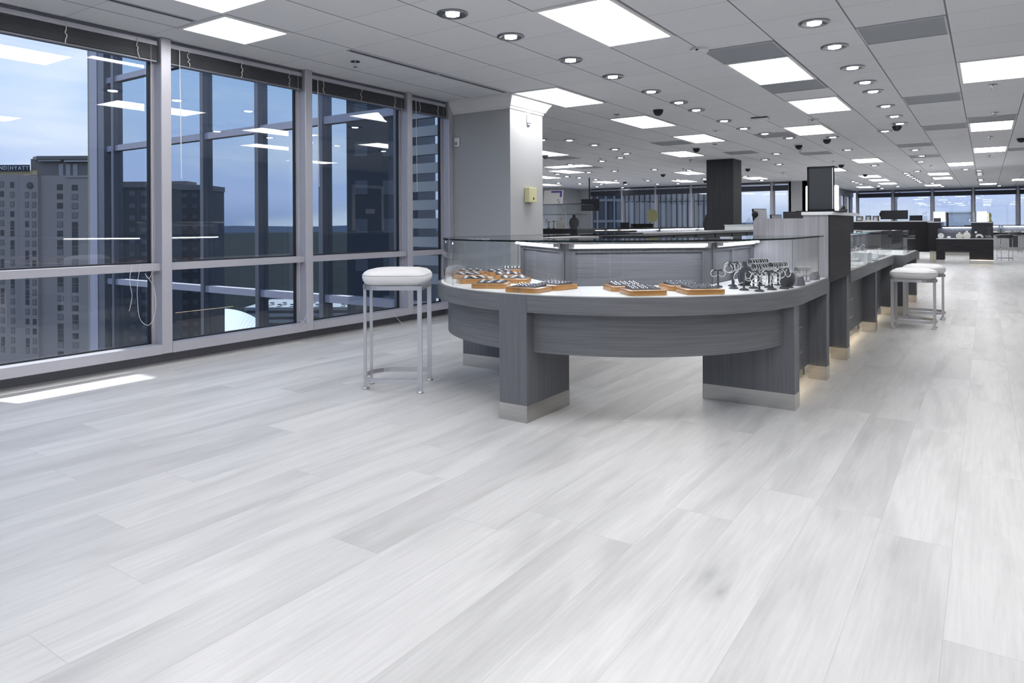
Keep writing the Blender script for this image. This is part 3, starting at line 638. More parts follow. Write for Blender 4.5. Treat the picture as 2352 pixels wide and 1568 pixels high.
# striped tower behind the far left windows, low white building beyond the farthest windows
t = thing('ribbed_tower', 'pale vertically ribbed tower filling the far windows left of the dark column', 'building', (-53, 133, 0), radians(22))
MB().box((-8.4, 0, -60), (12, 16, 45)).build('walls', 'striped_facade', t)
rb = MB()
for k in range(20): rb.box((-8.4+1.05*k, -.3, -60), (-8.2+1.05*k, 0, 45))
rb.build('ribs', 'hotel_trim', t)
t = thing('glass_block', 'grey glass office block seen far left behind the necklace vitrine', 'building', (-62, 100, 0), radians(27))
MB().box((-2, 0, -60), (14, 14, 40)).build('walls', 'tower_dark', t)
rb = MB()
for k in range(12): rb.box((-2+1.4*k, -.3, -60), (-1.7+1.4*k, 0, 40))
for k in range(28): rb.box((-2, -.2, -58+3.5*k), (14, 0, -57.6+3.5*k))
rb.build('grid', 'deck_concrete', t)
t = thing('white_rooftop', 'bright white low building outside the farthest windows', 'building', (-8.6, 260, -8), 0)
MB().prism([(-2.5, 0), (7.5, 0), (8.0, 18), (-2.5, 18)], -52, 12.2).build('walls', 'deck_white', t); MB().box((-3, -.5, 12.2), (8.4, 18.5, 12.6)).build('parapet', 'roof_white', t)
t = thing('tower_crane', 'thin construction crane jib against the sky in a far window', 'crane', (-60, 640, -40), 0)
MB().box((-.8, -.8, -20), (.8, .8, 62)).build('mast', 'hotel_trim', t); MB().tube([(0, 0, 60), (19, 0, 108)], .7, 4).build('jib', 'hotel_trim', t)
# ================================================================ the curved jewellery counter
CX0, CY0, R0 = -2.18, 4.515, 1.26
XR, XL, YE = CX0+R0, CX0-R0, 5.35
HEX = [(-1.45, YE), (-1.45, 4.40), (-2.18, 3.79), (-2.91, 4.40), (-2.91, YE)]
def cshape(o, hexo=0.):
    r = R0-o; P = [(CX0+r, YE)]+arc(CX0, CY0, r, 0, -180, 56)+[(CX0-r, YE)]
    return P+HEX[::-1]
SL0, SL1, GT0, GT1 = .617, .715, 1.010, 1.019
cc = thing('curved_display_counter', 'large curved grey wood jewellery counter with white deck and curved glass in front', 'display counter', (0, 0, 0))
MB().prism(cshape(0), SL0, SL1).build('counter_band', 'gray_wood_horizontal', cc, smooth=True)
MB().prism(cshape(.022), SL1, SL1+.004).build('white_deck', 'deck_white', cc)
MB().strip(arc(CX0, CY0, 1.19, -8, -172, 48), arc(CX0, CY0, 1.155, -8, -172, 48), .385, SL0).build('lower_drum', 'gray_wood_horizontal', cc, smooth=True)
def leg(par, a, b, m='gray_wood_vertical', top=SL0):
    o = MB().box((a[0], a[1], 0), (b[0], b[1], top)).build('leg', m, par)
    MB().box((a[0]-.0015, a[1]-.0015, 0), (b[0]+.0015, b[1]+.0015, .096)).build('kick_plate', 'brushed_nickel', o)
    return o
l = leg(cc, (-2.305, 3.253), (-2.12, 3.73), top=SL1-.001)
leg(cc, (-1.49, 4.33), (-.938, 4.46)); leg(cc, (-3.42, 4.33), (-2.87, 4.46))
def recess(par, x0, y0, y1, s=1, hdl=True):
    """recessed front with drawer pulls, nickel kick and a warm light strip under it; s=1 faces +x"""
    a, b = (x0-.05, x0) if s > 0 else (x0, x0+.05)
    p = MB().box((a, y0, .105), (b, y1, SL0)).build('recessed_front', 'gray_wood_vertical', par)
    if hdl:
        for z in (.40, .23):
            ym = (y0+y1)/2; x = x0+.006*s; MB().box((min(x, x0), ym-.16, z-.003), (max(x, x0), ym+.16, z+.003)).build('drawer_pull', 'stool_metal', p)
    k = (x0-.05) if s > 0 else (x0+.05)
    MB().box((min(k, k-.02*s), y0, 0), (max(k, k-.02*s), y1, .105)).build('kick_plate', 'brushed_nickel', p)
    MB().box((min(k+.012*s, k+.024*s), y0+.03, .097), (max(k+.012*s, k+.024*s), y1-.03, .104)).build('light_strip', 'warm_led', p)
recess(cc, -1.05, 4.46, 5.33); recess(cc, -3.31, 4.46, 5.33, -1)
leg(cc, (-1.055, 5.30), (-.932, 5.40)); leg(cc, (-3.43, 5.30), (-3.305, 5.40))
# back panels of the case
def facet(par, p, q, doors, z0=SL1+.004, z1=.985, m='gray_wood_vertical'):
    dx, dy = q[0]-p[0], q[1]-p[1]; L = math.hypot(dx, dy); M = Matrix.Translation((p[0], p[1], 0)) @ Matrix.Rotation(math.atan2(dy, dx), 4, 'Z')
    o = MB().box((0, -.03, z0), (L, -.008, z1), M).build('back_panel', 'gray_wood_horizontal', par)
    f = MB(); f.box((0, -.008, z0), (.065, .006, z1), M).box((L-.065, -.008, z0), (L, .006, z1), M).box((.065, -.008, z1-.055), (L-.065, .006, z1), M)
    for x in doors: f.box((L*x-.012, -.008, z0), (L*x+.012, .006, z1-.055), M)
    f.build('panel_frame', m, o)
    led = MB().box((.05, .035, z1-.016), (L-.05, .055, z1-.004), M).build('light_strip', 'led', par)
    c = MB()
    for x in (.03, L-.05): c.box((x, .03, z1-.02), (x+.02, .06, z1), M)
    c.box((.02, .03, z1-.003), (L-.02, .06, z1+.004), M).box((.02, .026, z1-.030), (L-.02, .031, z1+.004), M); c.build('strip_housing_shield', 'stool_metal', led)  # includes a back plate added to keep strip light off the panel
# order so that local +y looks at the deck
facet(cc, (-1.45, 5.35), (-1.45, 4.40), (.55,)); facet(cc, (-1.45, 4.40), (-2.18, 3.79), ()); facet(cc, (-2.18, 3.79), (-2.91, 4.40), ()); facet(cc, (-2.91, 4.40), (-2.91, 5.35), (.5,))
IN2 = [(-1.62, YE), (-1.62, 4.48), (-2.18, 4.01), (-2.74, 4.48), (-2.74, YE)]
OU2 = [(-1.435, YE), (-1.435, 4.393), (-2.18, 3.772), (-2.925, 4.393), (-2.925, YE)]
MB().strip(OU2, IN2, .985, 1.008).build('ledge', 'gray_wood_light', cc)
GR = 1.222; gpts = [(CX0+GR, YE)]+arc(CX0, CY0, GR, 0, -180, 64)+[(CX0-GR, YE)]
MB().sheet(gpts, SL1+.004, GT0).build('front_glass', 'case_glass', cc, smooth=True)
b = bmesh.new(); top = [(x, y) for x, y in gpts]+HEX[::-1]; b.faces.new([b.verts.new((x, y, GT1)) for x, y in top]); m = MB(); m._add(b); m.build('top_glass', 'case_glass', cc)
ip = [(CX0+GR-.006, YE)]+arc(CX0, CY0, GR-.006, 0, -180, 64)+[(CX0-GR+.006, YE)]; op = [(CX0+GR+.003, YE)]+arc(CX0, CY0, GR+.003, 0, -180, 64)+[(CX0-GR-.003, YE)]
MB().strip(op, ip, GT0, GT1).build('glass_rim', 'glass_edge', cc)
sm = MB()
for a in (-91, -58+53, -122, -150):
    x, y = CX0+GR*cos(radians(a)), CY0+GR*sin(radians(a)); sm.box((x-.0025, y-.0025, SL1+.004), (x+.0025, y+.0025, GT0))
sm.build('glass_seam', 'acrylic', cc)
MB().box((-1.36, 4.28, GT1), (-1.29, 4.32, GT1+.008), bev=.002).box((-1.345, 4.32, GT1), (-1.33, 4.45, GT1+.006), bev=.002).build('glass_clamp', 'chrome', cc)
# the high grey tower with the mirrored box
tw = thing('reception_pier', 'high light grey grooved wood pier rising behind the curved glass', 'counter pier', (0, 0, 0))
n = 8; prof = [(-1.448, SL1-.03), (-.926, SL1-.03), (-.926, 1.165), (-1.095, 1.165), (-1.095, 1.143)]+[(-1.418-.03*sin(pi/2*k/n), 1.113+.03*cos(pi/2*k/n)) for k in range(n+1)]
bm = bmesh.new(); f = bm.faces.new([bm.verts.new((x, 5.352, z)) for x, z in prof]); r = bmesh.ops.extrude_face_region(bm, geom=[f])
for v in r['geom']:
    if isinstance(v, bmesh.types.BMVert): v.co.y = 6.28
bmesh.ops.recalc_face_normals(bm, faces=bm.faces[:]); m = MB(); m._add(bm); m.build('pier_body', 'gray_wood_light', tw)
MB().box((-.926, 5.354, SL1-.03), (-.918, 6.28, 1.165)).build('side_cladding', 'dark_wood_horizontal', tw)
MB().box((-1.103, 5.335, 1.165), (-.895, 6.62, 1.188), bev=.002).build('quartz_top', 'quartz', tw)
MB().box((-1.10, 6.281, 1.022), (-.94, 6.6, 1.165)).build('rear_body', 'dark_wood', tw)
recess(tw, -1.05, 5.40, 6.17, hdl=False); leg(tw, (-1.055, 6.17), (-.932, 6.295), top=.68)
t = thing('plate', 'thin black base plate lying on the white quartz top of the pier', 'base plate', (0, 0, 1.188))
MB().box((-1.16, 5.42, 0), (-.885, 5.80, .010)).build('plate_sheet', 'black', t)
t = thing('mirror_display_box', 'tall black framed mirrored display box with lit white edges on the pier top', 'display box', (0, 5.5, 1.198))
X0, X1, ZT = -1.095, -.910, .325
f = MB(); f.box((X0, 0, 0), (X1, .012, .012)).box((X0, 0, ZT-.012), (X1, .012, ZT)).box((X0, 0, 0), (X0+.012, .012, ZT)).box((X1-.008, 0, 0), (X1, .012, ZT)); f.box((X0, .012, ZT-.008), (X1, .14, ZT)).box((X0, .012, 0), (X1, .14, .008)); f.build('frame', 'black', t)
MB().box((X0+.012, .005, .012), (X1-.014, .010, ZT-.012)).build('mirror_panel', 'mirror_dark', t)
MB().box((X1-.014, .003, .012), (X1-.008, .009, ZT-.012)).build('edge_trim', 'silver', t)
MB().box((X0-.014, .02, 0), (X0, .10, .185), bev=.005).build('light_panel', 'led', t); MB().box((X1, .02, 0), (X1+.014, .10, .185), bev=.005).build('light_panel', 'led', t)
# straight run of the counter behind the pier
def run(name, label, xa, xb, y0, y1, zt, parts_y, hdl=True, endglass=False, inner=True):
    t = thing(name, label, 'display counter', (0, 0, 0))
    MB().box((xa, y0, SL0), (xb, y1, SL1)).build('counter_band', 'gray_wood_horizontal', t)
    MB().box((xa+.02, y0+.001, SL1), (xb-.022, y1-.02, SL1+.004)).build('white_deck', 'deck_white', t)
    if inner:
        facet(t, (xa, y1), (xa, y0), [.33, .66])
        MB().box((xa-.2, y0, .985), (xa+.012, y1, 1.008)).build('ledge', 'gray_wood_horizontal', t)
    g1 = MB().sheet([(xb-.03, y0), (xb-.03, y1-.03), (xa, y1-.03)] if endglass else [(xb-.03, y0), (xb-.03, y1)], SL1+.004, GT0); g1.build('front_glass', 'case_glass', t)
    b = bmesh.new(); b.faces.new([b.verts.new(p) for p in ((xa, y0, GT1), (xb-.028, y0, GT1), (xb-.028, y1-.028, GT1), (xa, y1-.028, GT1))]); m = MB(); m._add(b); m.build('top_glass', 'case_glass', t)
    MB().box((xb-.034, y0, GT0), (xb-.026, y1-.026, GT1)).build('glass_rim', 'glass_edge', t)
    return t
sc = run('straight_display_counter', 'straight grey glass topped jewellery counter running back behind the pier', -1.45, -.92, 6.30, 9.60, GT1, None)
recess(sc, -1.05, 6.30, 7.92); leg(sc, (-1.055, 7.92), (-.932, 8.06)); recess(sc, -1.05, 8.06, 9.55); leg(sc, (-1.055, 9.47), (-.932, 9.59))
ec = run('end_display_counter', 'deeper end section of the straight glass counter beside the white stools', -1.45, -.80, 9.62, 11.4, GT1, None, endglass=True)
MB().sheet([(-.83, 9.625), (-1.45, 9.625)], SL1+.004, GT0).build('side_glass', 'case_glass', ec)
leg(ec, (-1.0, 9.62), (-.81, 9.75)); recess(ec, -.92, 9.75, 11.2); leg(ec, (-1.0, 11.2), (-.81, 11.38)); MB().box((-1.45, 11.3, 0), (-1.0, 11.38, SL0)).build('end_panel', 'gray_wood_vertical', ec)
# left run of the island (staff side faces us)
lr = thing('staff_cabinet_run', 'low dark cabinet run with small round locks behind the curved counter', 'cabinet', (0, 0, 0))
MB().box((-3.40, 6.72, 0), (-2.92, 12.6, .985)).build('cabinet_body', 'dark_wood', lr); MB().box((-3.44, 6.70, .985), (-2.90, 12.6, 1.012)).build('cabinet_top', 'gray_wood_horizontal', lr)
for k in range(8):
    y = 7.15+.72*k; d0 = MB().box((-2.92, y-.33, .72), (-2.905, y+.33, .975)).build('drawer', 'dark_wood', lr); MB().cyl(.013, 0, .014, M=Matrix.Translation((-2.905, y, .92)) @ Matrix.Rotation(pi/2, 4, 'Y')).build('lock', 'chrome', d0)
lc = thing('left_display_counter', 'glass topped white decked case between curved counter and lock cabinets', 'display counter', (0, 0, 0))
MB().box((-3.44, 5.36, SL0), (-2.91, 6.68, SL1)).build('counter_band', 'gray_wood_horizontal', lc); MB().box((-3.42, 5.37, SL1), (-2.93, 6.66, SL1+.004)).build('white_deck', 'deck_white', lc)
MB().box((-3.30, 5.42, 0), (-2.92, 6.66, SL0)).build('cabinet_body', 'gray_wood_vertical', lc)
MB().sheet([(-3.41, 5.36), (-3.41, 6.68)], SL1+.004, GT0).sheet([(-2.92, 5.36), (-2.92, 6.68)], SL1+.004, GT0).build('front_glass', 'case_glass', lc)
b = bmesh.new(); b.faces.new([b.verts.new(p) for p in ((-3.41, 5.36, GT1), (-2.92, 5.36, GT1), (-2.92, 6.68, GT1), (-3.41, 6.68, GT1))]); m = MB(); m._add(b); m.build('top_glass', 'case_glass', lc)
MB().box((-3.415, 5.36, GT0), (-3.40, 6.68, GT1)).box((-2.93, 5.36, GT0), (-2.915, 6.68, GT1)).build('glass_rim', 'glass_edge', lc)
# ================================================================ trays and ring pads
DZ = SL1+.004
def rrect(w, d, r, n=5):
    P = []
    for cx, cy, a in ((w/2-r, -d/2+r, -90), (w/2-r, d/2-r, 0), (-w/2+r, d/2-r, 90), (-w/2+r, -d/2+r, 180)):
        P += [(cx+r*cos(radians(a+90*k/n)), cy+r*sin(radians(a+90*k/n))) for k in range(n+1)]
    return P
ty = thing('jewellery_tray', 'x', 'tray', (0, 0, DZ), 0, 'wooden jewellery trays')
MB().prism(rrect(.22, .205, .032), 0, .029, bev=.004).build('tray_body', 'tray_wood', ty, smooth=True)
MB().prism(rrect(.185, .165, .022), .029, .0302).build('liner', 'tray_wood', ty)
pd = thing('jewellery_pad', 'x', 'jewellery pad', (0, 0, 0), 0, 'x')
bm = bmesh.new(); q = [(-.026, -.066, 0), (.026, -.066, 0), (.026, .066, 0), (-.026, .066, 0)]; lo = [bm.verts.new(p) for p in q]; hi = [bm.verts.new(p) for p in ((-.0245, -.064, .003), (.0245, -.064, .003), (.0245, .064, .012), (-.0245, .064, .012))]
bm.faces.new(lo[::-1]); bm.faces.new(hi)
for j in range(4): bm.faces.new((lo[j], lo[(j+1) % 4], hi[(j+1) % 4], hi[j]))
m = MB(); m._add(bm); m.build('cushion', 'charcoal', pd)
st = MB().sphere(.0042, (0, 0, .003), seg=8).tube([(0, 0, -.002), (0, .006, -.004), (0, .010, 0)], .0009, 5).build('stud_earring', 'gem'); tag(st, 'x', 'earring', 'x')
hp = MB().tube([(.010*cos(2*pi*k/14), .010*sin(2*pi*k/14), .0015) for k in range(14)], .0016, 6, closed=True).build('hoop_earring', 'silver', smooth=True); tag(hp, 'x', 'earring', 'x')
TR = [(-3.335, 4.34, 60, 'farthest one at the left end of the curved deck', 0), (-3.12, 4.03, 58, 'second from the left end along the glass', 1), (-2.86, 3.745, 46, 'third from the left end along the glass', 1), (-2.55, 3.515, 24, 'left of the seam nearest the glass', 1),
 (-3.10, 4.39, 50, 'behind the leftmost pair', 0), (-2.875, 4.17, 40, 'in the middle of the left back row', 1), (-2.64, 3.90, 28, 'with the rounded corner in the left back row', 1), (-3.20, 4.72, 34, 'rearmost one half hidden by the left back panel', 2),
 (-2.20, 3.40, 3, 'in front of the vertical glass seam', 2), (-2.165, 3.64, -12, 'right behind the one at the glass seam', 2), (-1.765, 3.775, 44, 'back one of the middle pair', 2), (-1.575, 3.60, 44, 'front one of the middle pair', 2), (-1.50, 3.985, 44, 'back one of the right pair', 2), (-1.325, 3.815, 44, 'front one of the right pair beside the earring stands', 2)]
fT = fP = fS = fH = True
for x, y, a, nm, kind in TR:
    lb = 'square oak jewellery tray, '+nm
    if fT: ty['label'] = lb; ty.location = (x, y, DZ); ty.rotation_euler = (0, 0, radians(a)); fT = False
    else: dup(ty, lb, (x, y, DZ), radians(a))
    M = Matrix.Translation((x, y, DZ)) @ Matrix.Rotation(radians(a), 4, 'Z'); rr = random.Random(int(x*1000))
    pl = 'charcoal pad on the oak tray '+nm; pl = ' '.join(pl.split()[:16])
    for k in range(3):
        px = (k-1)*.056; L = M @ Vector((px, rr.uniform(-.004, .004), .0302)); ra = radians(a)+(rr.uniform(-.25, .25) if kind == 1 else rr.uniform(-.05, .05))
        if fP: c = pd; fP = False
        else: c = dup(pd)
        c.location = L; c.rotation_euler = (0, 0, ra); c['label'] = pl; c['group'] = 'charcoal pads on the tray '+nm
        pts = [(dx, dy) for dx in (-.012, .012) for dy in (-.045, -.015, .015, .045)] if kind == 2 else [(0, -.04), (0, -.0), (0, .04)]
        for j, (dx, dy) in enumerate(pts):
            hz_ = .0035+(dy+.06)/.12*.009; P = Matrix.Translation(L) @ Matrix.Rotation(ra, 4, 'Z') @ Vector((dx, dy, hz_))
            src = st if kind == 2 or (kind == 0 and j % 2) else hp
            o = src.copy(); COL.objects.link(o); o.location = P; o.rotation_euler = (radians(4), 0, ra)
            gl = ('clear stud earrings' if src is st else 'silver hoop earrings')+' on the tray '+nm
            o['label'] = ' '.join((('tiny clear stud earring' if src is st else 'small silver hoop earring')+' on the tray '+nm).split()[:16]); o['group'] = gl
bpy.data.objects.remove(st); bpy.data.objects.remove(hp)
# ================================================================ earring stands, bars, bangles
def estand(x, y, h, label, rz=0., m='charcoal'):
    t = thing('earring_stand', label, 'earring stand', (x, y, DZ), rz, 'earring stands on the curved deck')
    MB().lathe([(.0001, .013), (.012, .0125), (.024, .008), (.028, .002), (.028, 0), (.0001, 0)], 24).build('base', m, t, smooth=True)
    MB().cyl(.006, .010, h, seg=12).build('stem', m, t, smooth=True)
    MB().tube([(-.028, 0, h-.004), (-.02, 0, h+.002), (0, 0, h-.003), (.02, 0, h+.002), (.028, 0, h-.004)], .006, 8).build('crossbar', m, t, smooth=True)
    return t
def hoop(x, y, z, r, label, grp, rz=0., tilt=0., th=.0023, name='hoop_earring', cat='earring'):
    n = 30; a0 = .0 if tilt is None else .35
    o = MB().tube([(r*sin(a0/2+(2*pi-a0)*k/n), 0, r*cos(a0/2+(2*pi-a0)*k/n)) for k in range(n+1)], th, 7).build(name, 'silver', smooth=True)
    o.location = (x, y, z-r); o.rotation_euler = (0, 0, rz); tag(o, label, cat, grp); return o
ES = [(-1.355, 4.225, .104, 'with one pair of thin hoops at the left', .018, .018), (-1.245, 4.175, .155, 'tall slender one holding the large bright hoops', .027, .020), (-1.30, 4.335, .13, 'behind the tall slender stand', .02, .016),
 (-1.165, 4.105, .108, 'with a big front hoop, second along the glass', .030, .018), (-1.15, 4.25, .10, 'in the middle of the cluster', .025, .02), (-1.07, 4.075, .10, 'nearest the curved glass on the right', .024, .024),
 (-1.085, 4.35, .10, 'behind the nearest stand on the right', .022, .02), (-1.035, 4.215, .10, 'with two overlapping hoops near the glass', .030, .026), (-.99, 4.315, .115, 'rightmost one with the broad dark bust', .024, .02)]
c34 = TH
for k, (x, y, h, nm, ra, rb_) in enumerate(ES):
    estand(x, y, h, 'black earring stand, '+nm, c34)
    for s, r in ((-1, ra*1.15), (1, rb_*1.15)):
        hoop(x+s*.024*cos(c34), y+s*.024*sin(c34), DZ+h+.002, r, 'thin silver hoop on the black stand '+nm, 'hoops on the black stand '+nm, c34+s*.25*(k % 3))
def bust(x, y, h, w, label, m='charcoal', rz=0., z=DZ, grp=None):
    t = thing('necklace_bust', label, 'display bust', (x, y, z), rz, grp)
    n = 20; P = []
    for k in range(n+1):
        f = k/n; ww = w*(.62+.38*sin(pi*min(f/.62, 1)/1.25)) if f < .62 else w*(1-.78*((f-.62)/.38)**.7 if f < .80 else .22+.02*(f-.8))
        P.append((max(ww/2, w*.12), h*f))
    bm = bmesh.new(); F = [[bm.verts.new((s*x_, -.012-.02*sin(pi*z_/h), z_)) for s in (-1, 1)] for x_, z_ in P]; B = [[bm.verts.new((s*x_, .012, z_)) for s in (-1, 1)] for x_, z_ in P]
    for k in range(n):
        bm.faces.new((F[k][0], F[k][1], F[k+1][1], F[k+1][0])); bm.faces.new((B[k][1], B[k][0], B[k+1][0], B[k+1][1]))
        for j in (0, 1): bm.faces.new((F[k][j], F[k+1][j], B[k+1][j], B[k][j]))
    bm.faces.new((F[0][0], F[0][1], B[0][1], B[0][0])); bm.faces.new((F[n][0], F[n][1], B[n][1], B[n][0])); bmesh.ops.recalc_face_normals(bm, faces=bm.faces[:])
    mm = MB(); mm._add(bm); mm.build('bust', m, t, smooth=True); MB().box((-w*.4, -.03, 0), (w*.4, .03, .006)).build('foot', m, t)
    return t
bust(-.995, 4.40, .12, .075, 'broad black bust at the right of the earring stands', rz=c34)
bust(-1.25, 4.42, .15, .08, 'black bust behind the tall slender earring stand', rz=c34)
def bar(x, y, h, L, rz, label, m='charcoal', rings=9, r=.022, grp='bangle bars on the curved deck', z=DZ):
    t = thing('bangle_bar', label, 'bangle stand', (x, y, z), rz, grp)
    MB().cyl(.026, 0, .006, seg=20).build('base', m, t); MB().cyl(.006, .006, h, seg=10).build('stem', m, t)
    MB().tube([(-L/2, 0, h+r*.55), (L/2, 0, h+r*.55)], r*.62, 14).build('bar', m, t, smooth=True)
    for k in range(rings):
        xx = -L/2+.008+(L-.016)*k/(rings-1); n = 18; rr_ = r*(1.0+.12*((k*7) % 3))
        P = Matrix.Translation((x, y, z)) @ Matrix.Rotation(rz, 4, 'Z') @ Vector((xx, 0, h+r*.55+r*.62-rr_*.98))
        o = MB().tube([(0, rr_*cos(2*pi*j/n), rr_*sin(2*pi*j/n)) for j in range(n)], .0014, 6, closed=True, up=Vector((1, 0, 0))).build('bangle', 'silver', smooth=True)
        o.location = P; o.rotation_euler = (0, 0, rz); tag(o, 'thin silver bangle on the '+label, 'bangle', 'bangles on the '+label)
bar(-1.16, 4.46, .115, .15, 1.15, 'black bar at the back left of the cluster', rings=8)
bar(-1.08, 4.55, .12, .15, 1.15, 'black bar at the back right of the cluster', rings=9)
bar(-1.22, 4.62, .135, .17, 1.15, 'highest black bar against the back panel', rings=8)
bar(-.99, 4.72, .085, .12, 1.45, 'grey bar along the right glass', 'aluminium_dark', 7); bar(-1.10, 4.80, .075, .12, 1.45, 'grey bar one row in from the right glass', 'aluminium_dark', 7)
bar(-.99, 4.93, .075, .12, 1.5, 'last grey bar before the pier', 'aluminium_dark', 6)
def wedge(x, y, label, rz=1.5, w=.11, h=.055, m='aluminium_dark', grp='ring wedges on the curved deck', n=6, z=DZ, gm='gem'):
    t = thing('ring_wedge', label, 'ring display', (x, y, z), rz, grp)
    M = Matrix.Rotation(pi/2, 4, 'Z') @ Matrix.Rotation(pi/2, 4, 'X')
    MB().prism([(-.022, 0), (.022, 0), (.010, h), (-.010, h)], -w/2, w/2, M=M).build('block', m, t)
    for k in range(n):
        P = Matrix.Translation((x, y, z)) @ Matrix.Rotation(rz, 4, 'Z') @ Vector((-w/2+.01+(w-.02)*k/(n-1), 0, h+.006))
        q = 14; o = MB().tube([(0, .009*cos(2*pi*j/q), .009*sin(2*pi*j/q)) for j in range(q)], .0013, 5, closed=True, up=Vector((1, 0, 0))).sphere(.003, (0, 0, .011), seg=8).build('ring', 'silver', smooth=True)
        o.location = P; o.rotation_euler = (0, 0, rz); tag(o, 'small silver ring on the '+label, 'ring', 'rings on the '+label)
wedge(-.965, 4.60, 'grey wedge nearest the right glass'); wedge(-1.08, 4.95, 'grey wedge behind the bangle bars'); wedge(-.975, 5.12, 'grey wedge closest to the pier')
# acrylic displays in the straight counter
for k, (x, y, w, h, nm) in enumerate([(-1.02, 6.62, .16, .035, 'first low clear riser behind the pier'), (-1.20, 6.85, .20, .075, 'stepped clear riser at the back'), (-1.03, 7.05, .18, .05, 'second low clear riser along the glass'), (-1.02, 7.52, .22, .10, 'tall frosted block in the middle'), (-1.20, 7.80, .2, .08, 'frosted block behind the tall one'), (-1.0, 8.05, .18, .03, 'flat frosted tray past the tall block'), (-1.18, 8.5, .2, .05, 'frosted riser near the far end'), (-1.02, 8.9, .16, .03, 'last flat frosted tray')]):
    t = thing('acrylic_riser', nm+' in the straight counter', 'display riser', (x, y, DZ), 0, 'clear risers in the straight counter')
    MB().box((-w*.4, -w*.6, 0), (w*.4, w*.6, h), bev=.004).build('block', 'acrylic_white' if k in (3, 4, 6) else 'acrylic', t)
    MB().box((-w*.4, -w*.6, h), (w*.4, w*.6, h+.003)).build('top_plate', 'acrylic_white', t)
    for j in range(4):
        r = .026+.006*((j+k) % 3); hoop(x+.03*sin(j*2.1+k), y-w*.45+w*.3*j, DZ+h+.003+2*r, r, 'wide silver bangle standing on the '+nm+' in the counter', 'bangles on the '+nm, 1.2+.5*j, None, .0024, 'bangle', 'bangle')
# ================================================================ stools
def stool(label, h, loc, rz, grp, L=.42, Wd=.19, m='leather', mm='stool_metal', curve=True):
    t = thing('bar_stool', label, 'stool', loc, rz, grp); x1, x0 = L/2, -L/2
    def ring(o=0., y=0):
        # open D: straight end at +x, round end at -x
        P = [(x1+o, -Wd-o), (x0+.16, -Wd-o)]+[(x0+.15+(.16+o)*cos(radians(a)), (Wd+o)*sin(radians(a))) for a in range(-100, -261, -16)]+[(x0+.16, Wd+o), (x1+o, Wd+o)]
        return P
    R = ring(); zf = h-.115
    MB().tube([(x, y, zf-.014) for x, y in R], 0, flat=(.004, .014)).tube([(x1, -Wd, zf-.014), (x1, Wd, zf-.014)], 0, flat=(.004, .014)).build('seat_frame', mm, t)
    MB().tube([(x, y, .075) for x, y in R], 0, flat=(.005, .014)).build('foot_rail', mm, t)
    for x, y, w, d in ((x1-.012, -Wd, .015, .006), (x1-.012, Wd, .015, .006), (x0+.014, -.085, .009, .009), (x0+.014, .085, .009, .009)):
        l = MB().box((x-w, y-d, .012), (x+w, y+d, zf)).build('leg', mm, t)
        MB().lathe([(.0001, 0), (.024, 0), (.027, .004), (.022, .011), (.010, .014), (.0001, .014)], 18, M=Matrix.Translation((x, y, 0))).build('foot_pad', mm, l, smooth=True)
    # cushion: stacked outlines
    def outl(o):
        oo = max(o, -.02); P = []
        for cx, cy, a in ((x1-.045, -Wd+.045, -90), (x1-.045, Wd-.045, 0)): P += [(cx+(.045+oo)*cos(radians(a+18*k)), cy+(.045+oo)*sin(radians(a+18*k))) for k in range(6)]
        P += [(x0+.13+(.13+oo)*cos(radians(a)), (Wd+oo)*sin(radians(a))) for a in range(90, 271, 15)]
        q = 1+(o-oo)/Wd
        return [(x*q, y*q) for x, y in P]
    prof = [(-.02, .0), (.0, .010), (.014, .032), (.018, .052), (.014, .068)]; prof2 = [(.014, .068), (.004, .084), (-.022, .099), (-.07, .110), (-.12, .114)]
    def skin(pr, cap0, cap1):
        bm = bmesh.new(); Rg = [[bm.verts.new((x, y, zf+z)) for x, y in outl(o)] for o, z in pr]; n = len(Rg[0])
        for A, B in zip(Rg, Rg[1:]):
            for j in range(n): bm.faces.new((A[j], A[(j+1) % n], B[(j+1) % n], B[j]))
        if cap0: bm.faces.new(Rg[0][::-1])
        if cap1: bm.faces.new(Rg[-1])
        bmesh.ops.recalc_face_normals(bm, faces=bm.faces[:]); q = MB(); q._add(bm); return q
    c = skin(prof+prof2[1:], True, True).build('cushion', m, t, smooth=True)
    MB().tube([(x, y, zf+.068) for x, y in outl(.0155)], .0028, 6, closed=True).build('piping', 'piping' if m == 'leather' else m, c, smooth=True)
    return t
stool('tall white leather bar stool with chrome legs standing alone by the windows', .82, (-3.37, 3.525, 0), radians(31.4), 'white leather stools')
stool('front one of two low white leather stools beside the straight counter', .63, (-.635, 8.52, 0), pi, 'white leather stools', L=.40, Wd=.175)
stool('rear one of two low white leather stools, partly hidden by the front one', .63, (-.60, 9.42, 0), pi, 'white leather stools', L=.40, Wd=.175)
stool('dark leather stool left of the pair at the far right cases', .77, (.45, 24.9, 0), pi/2, 'dark stools at the far cases', m='dark_leather')
stool('dark leather stool further back at the far right cases', .77, (.88, 31.4, 0), pi/2, 'dark stools at the far cases', m='dark_leather')
stool('dark leather stool cut by the right photo edge', .77, (1.52, 32.2, 0), pi/2, 'dark stools at the far cases', m='dark_leather')
# ================================================================ the far part of the shop
def box_item(name, label, cat, a, b, m, loc=(0, 0, 0), rz=0., grp=None, part='body', bev=0.):
    t = thing(name, label, cat, loc, rz, grp); MB().box(a, b, bev=bev).build(part, m, t); return t
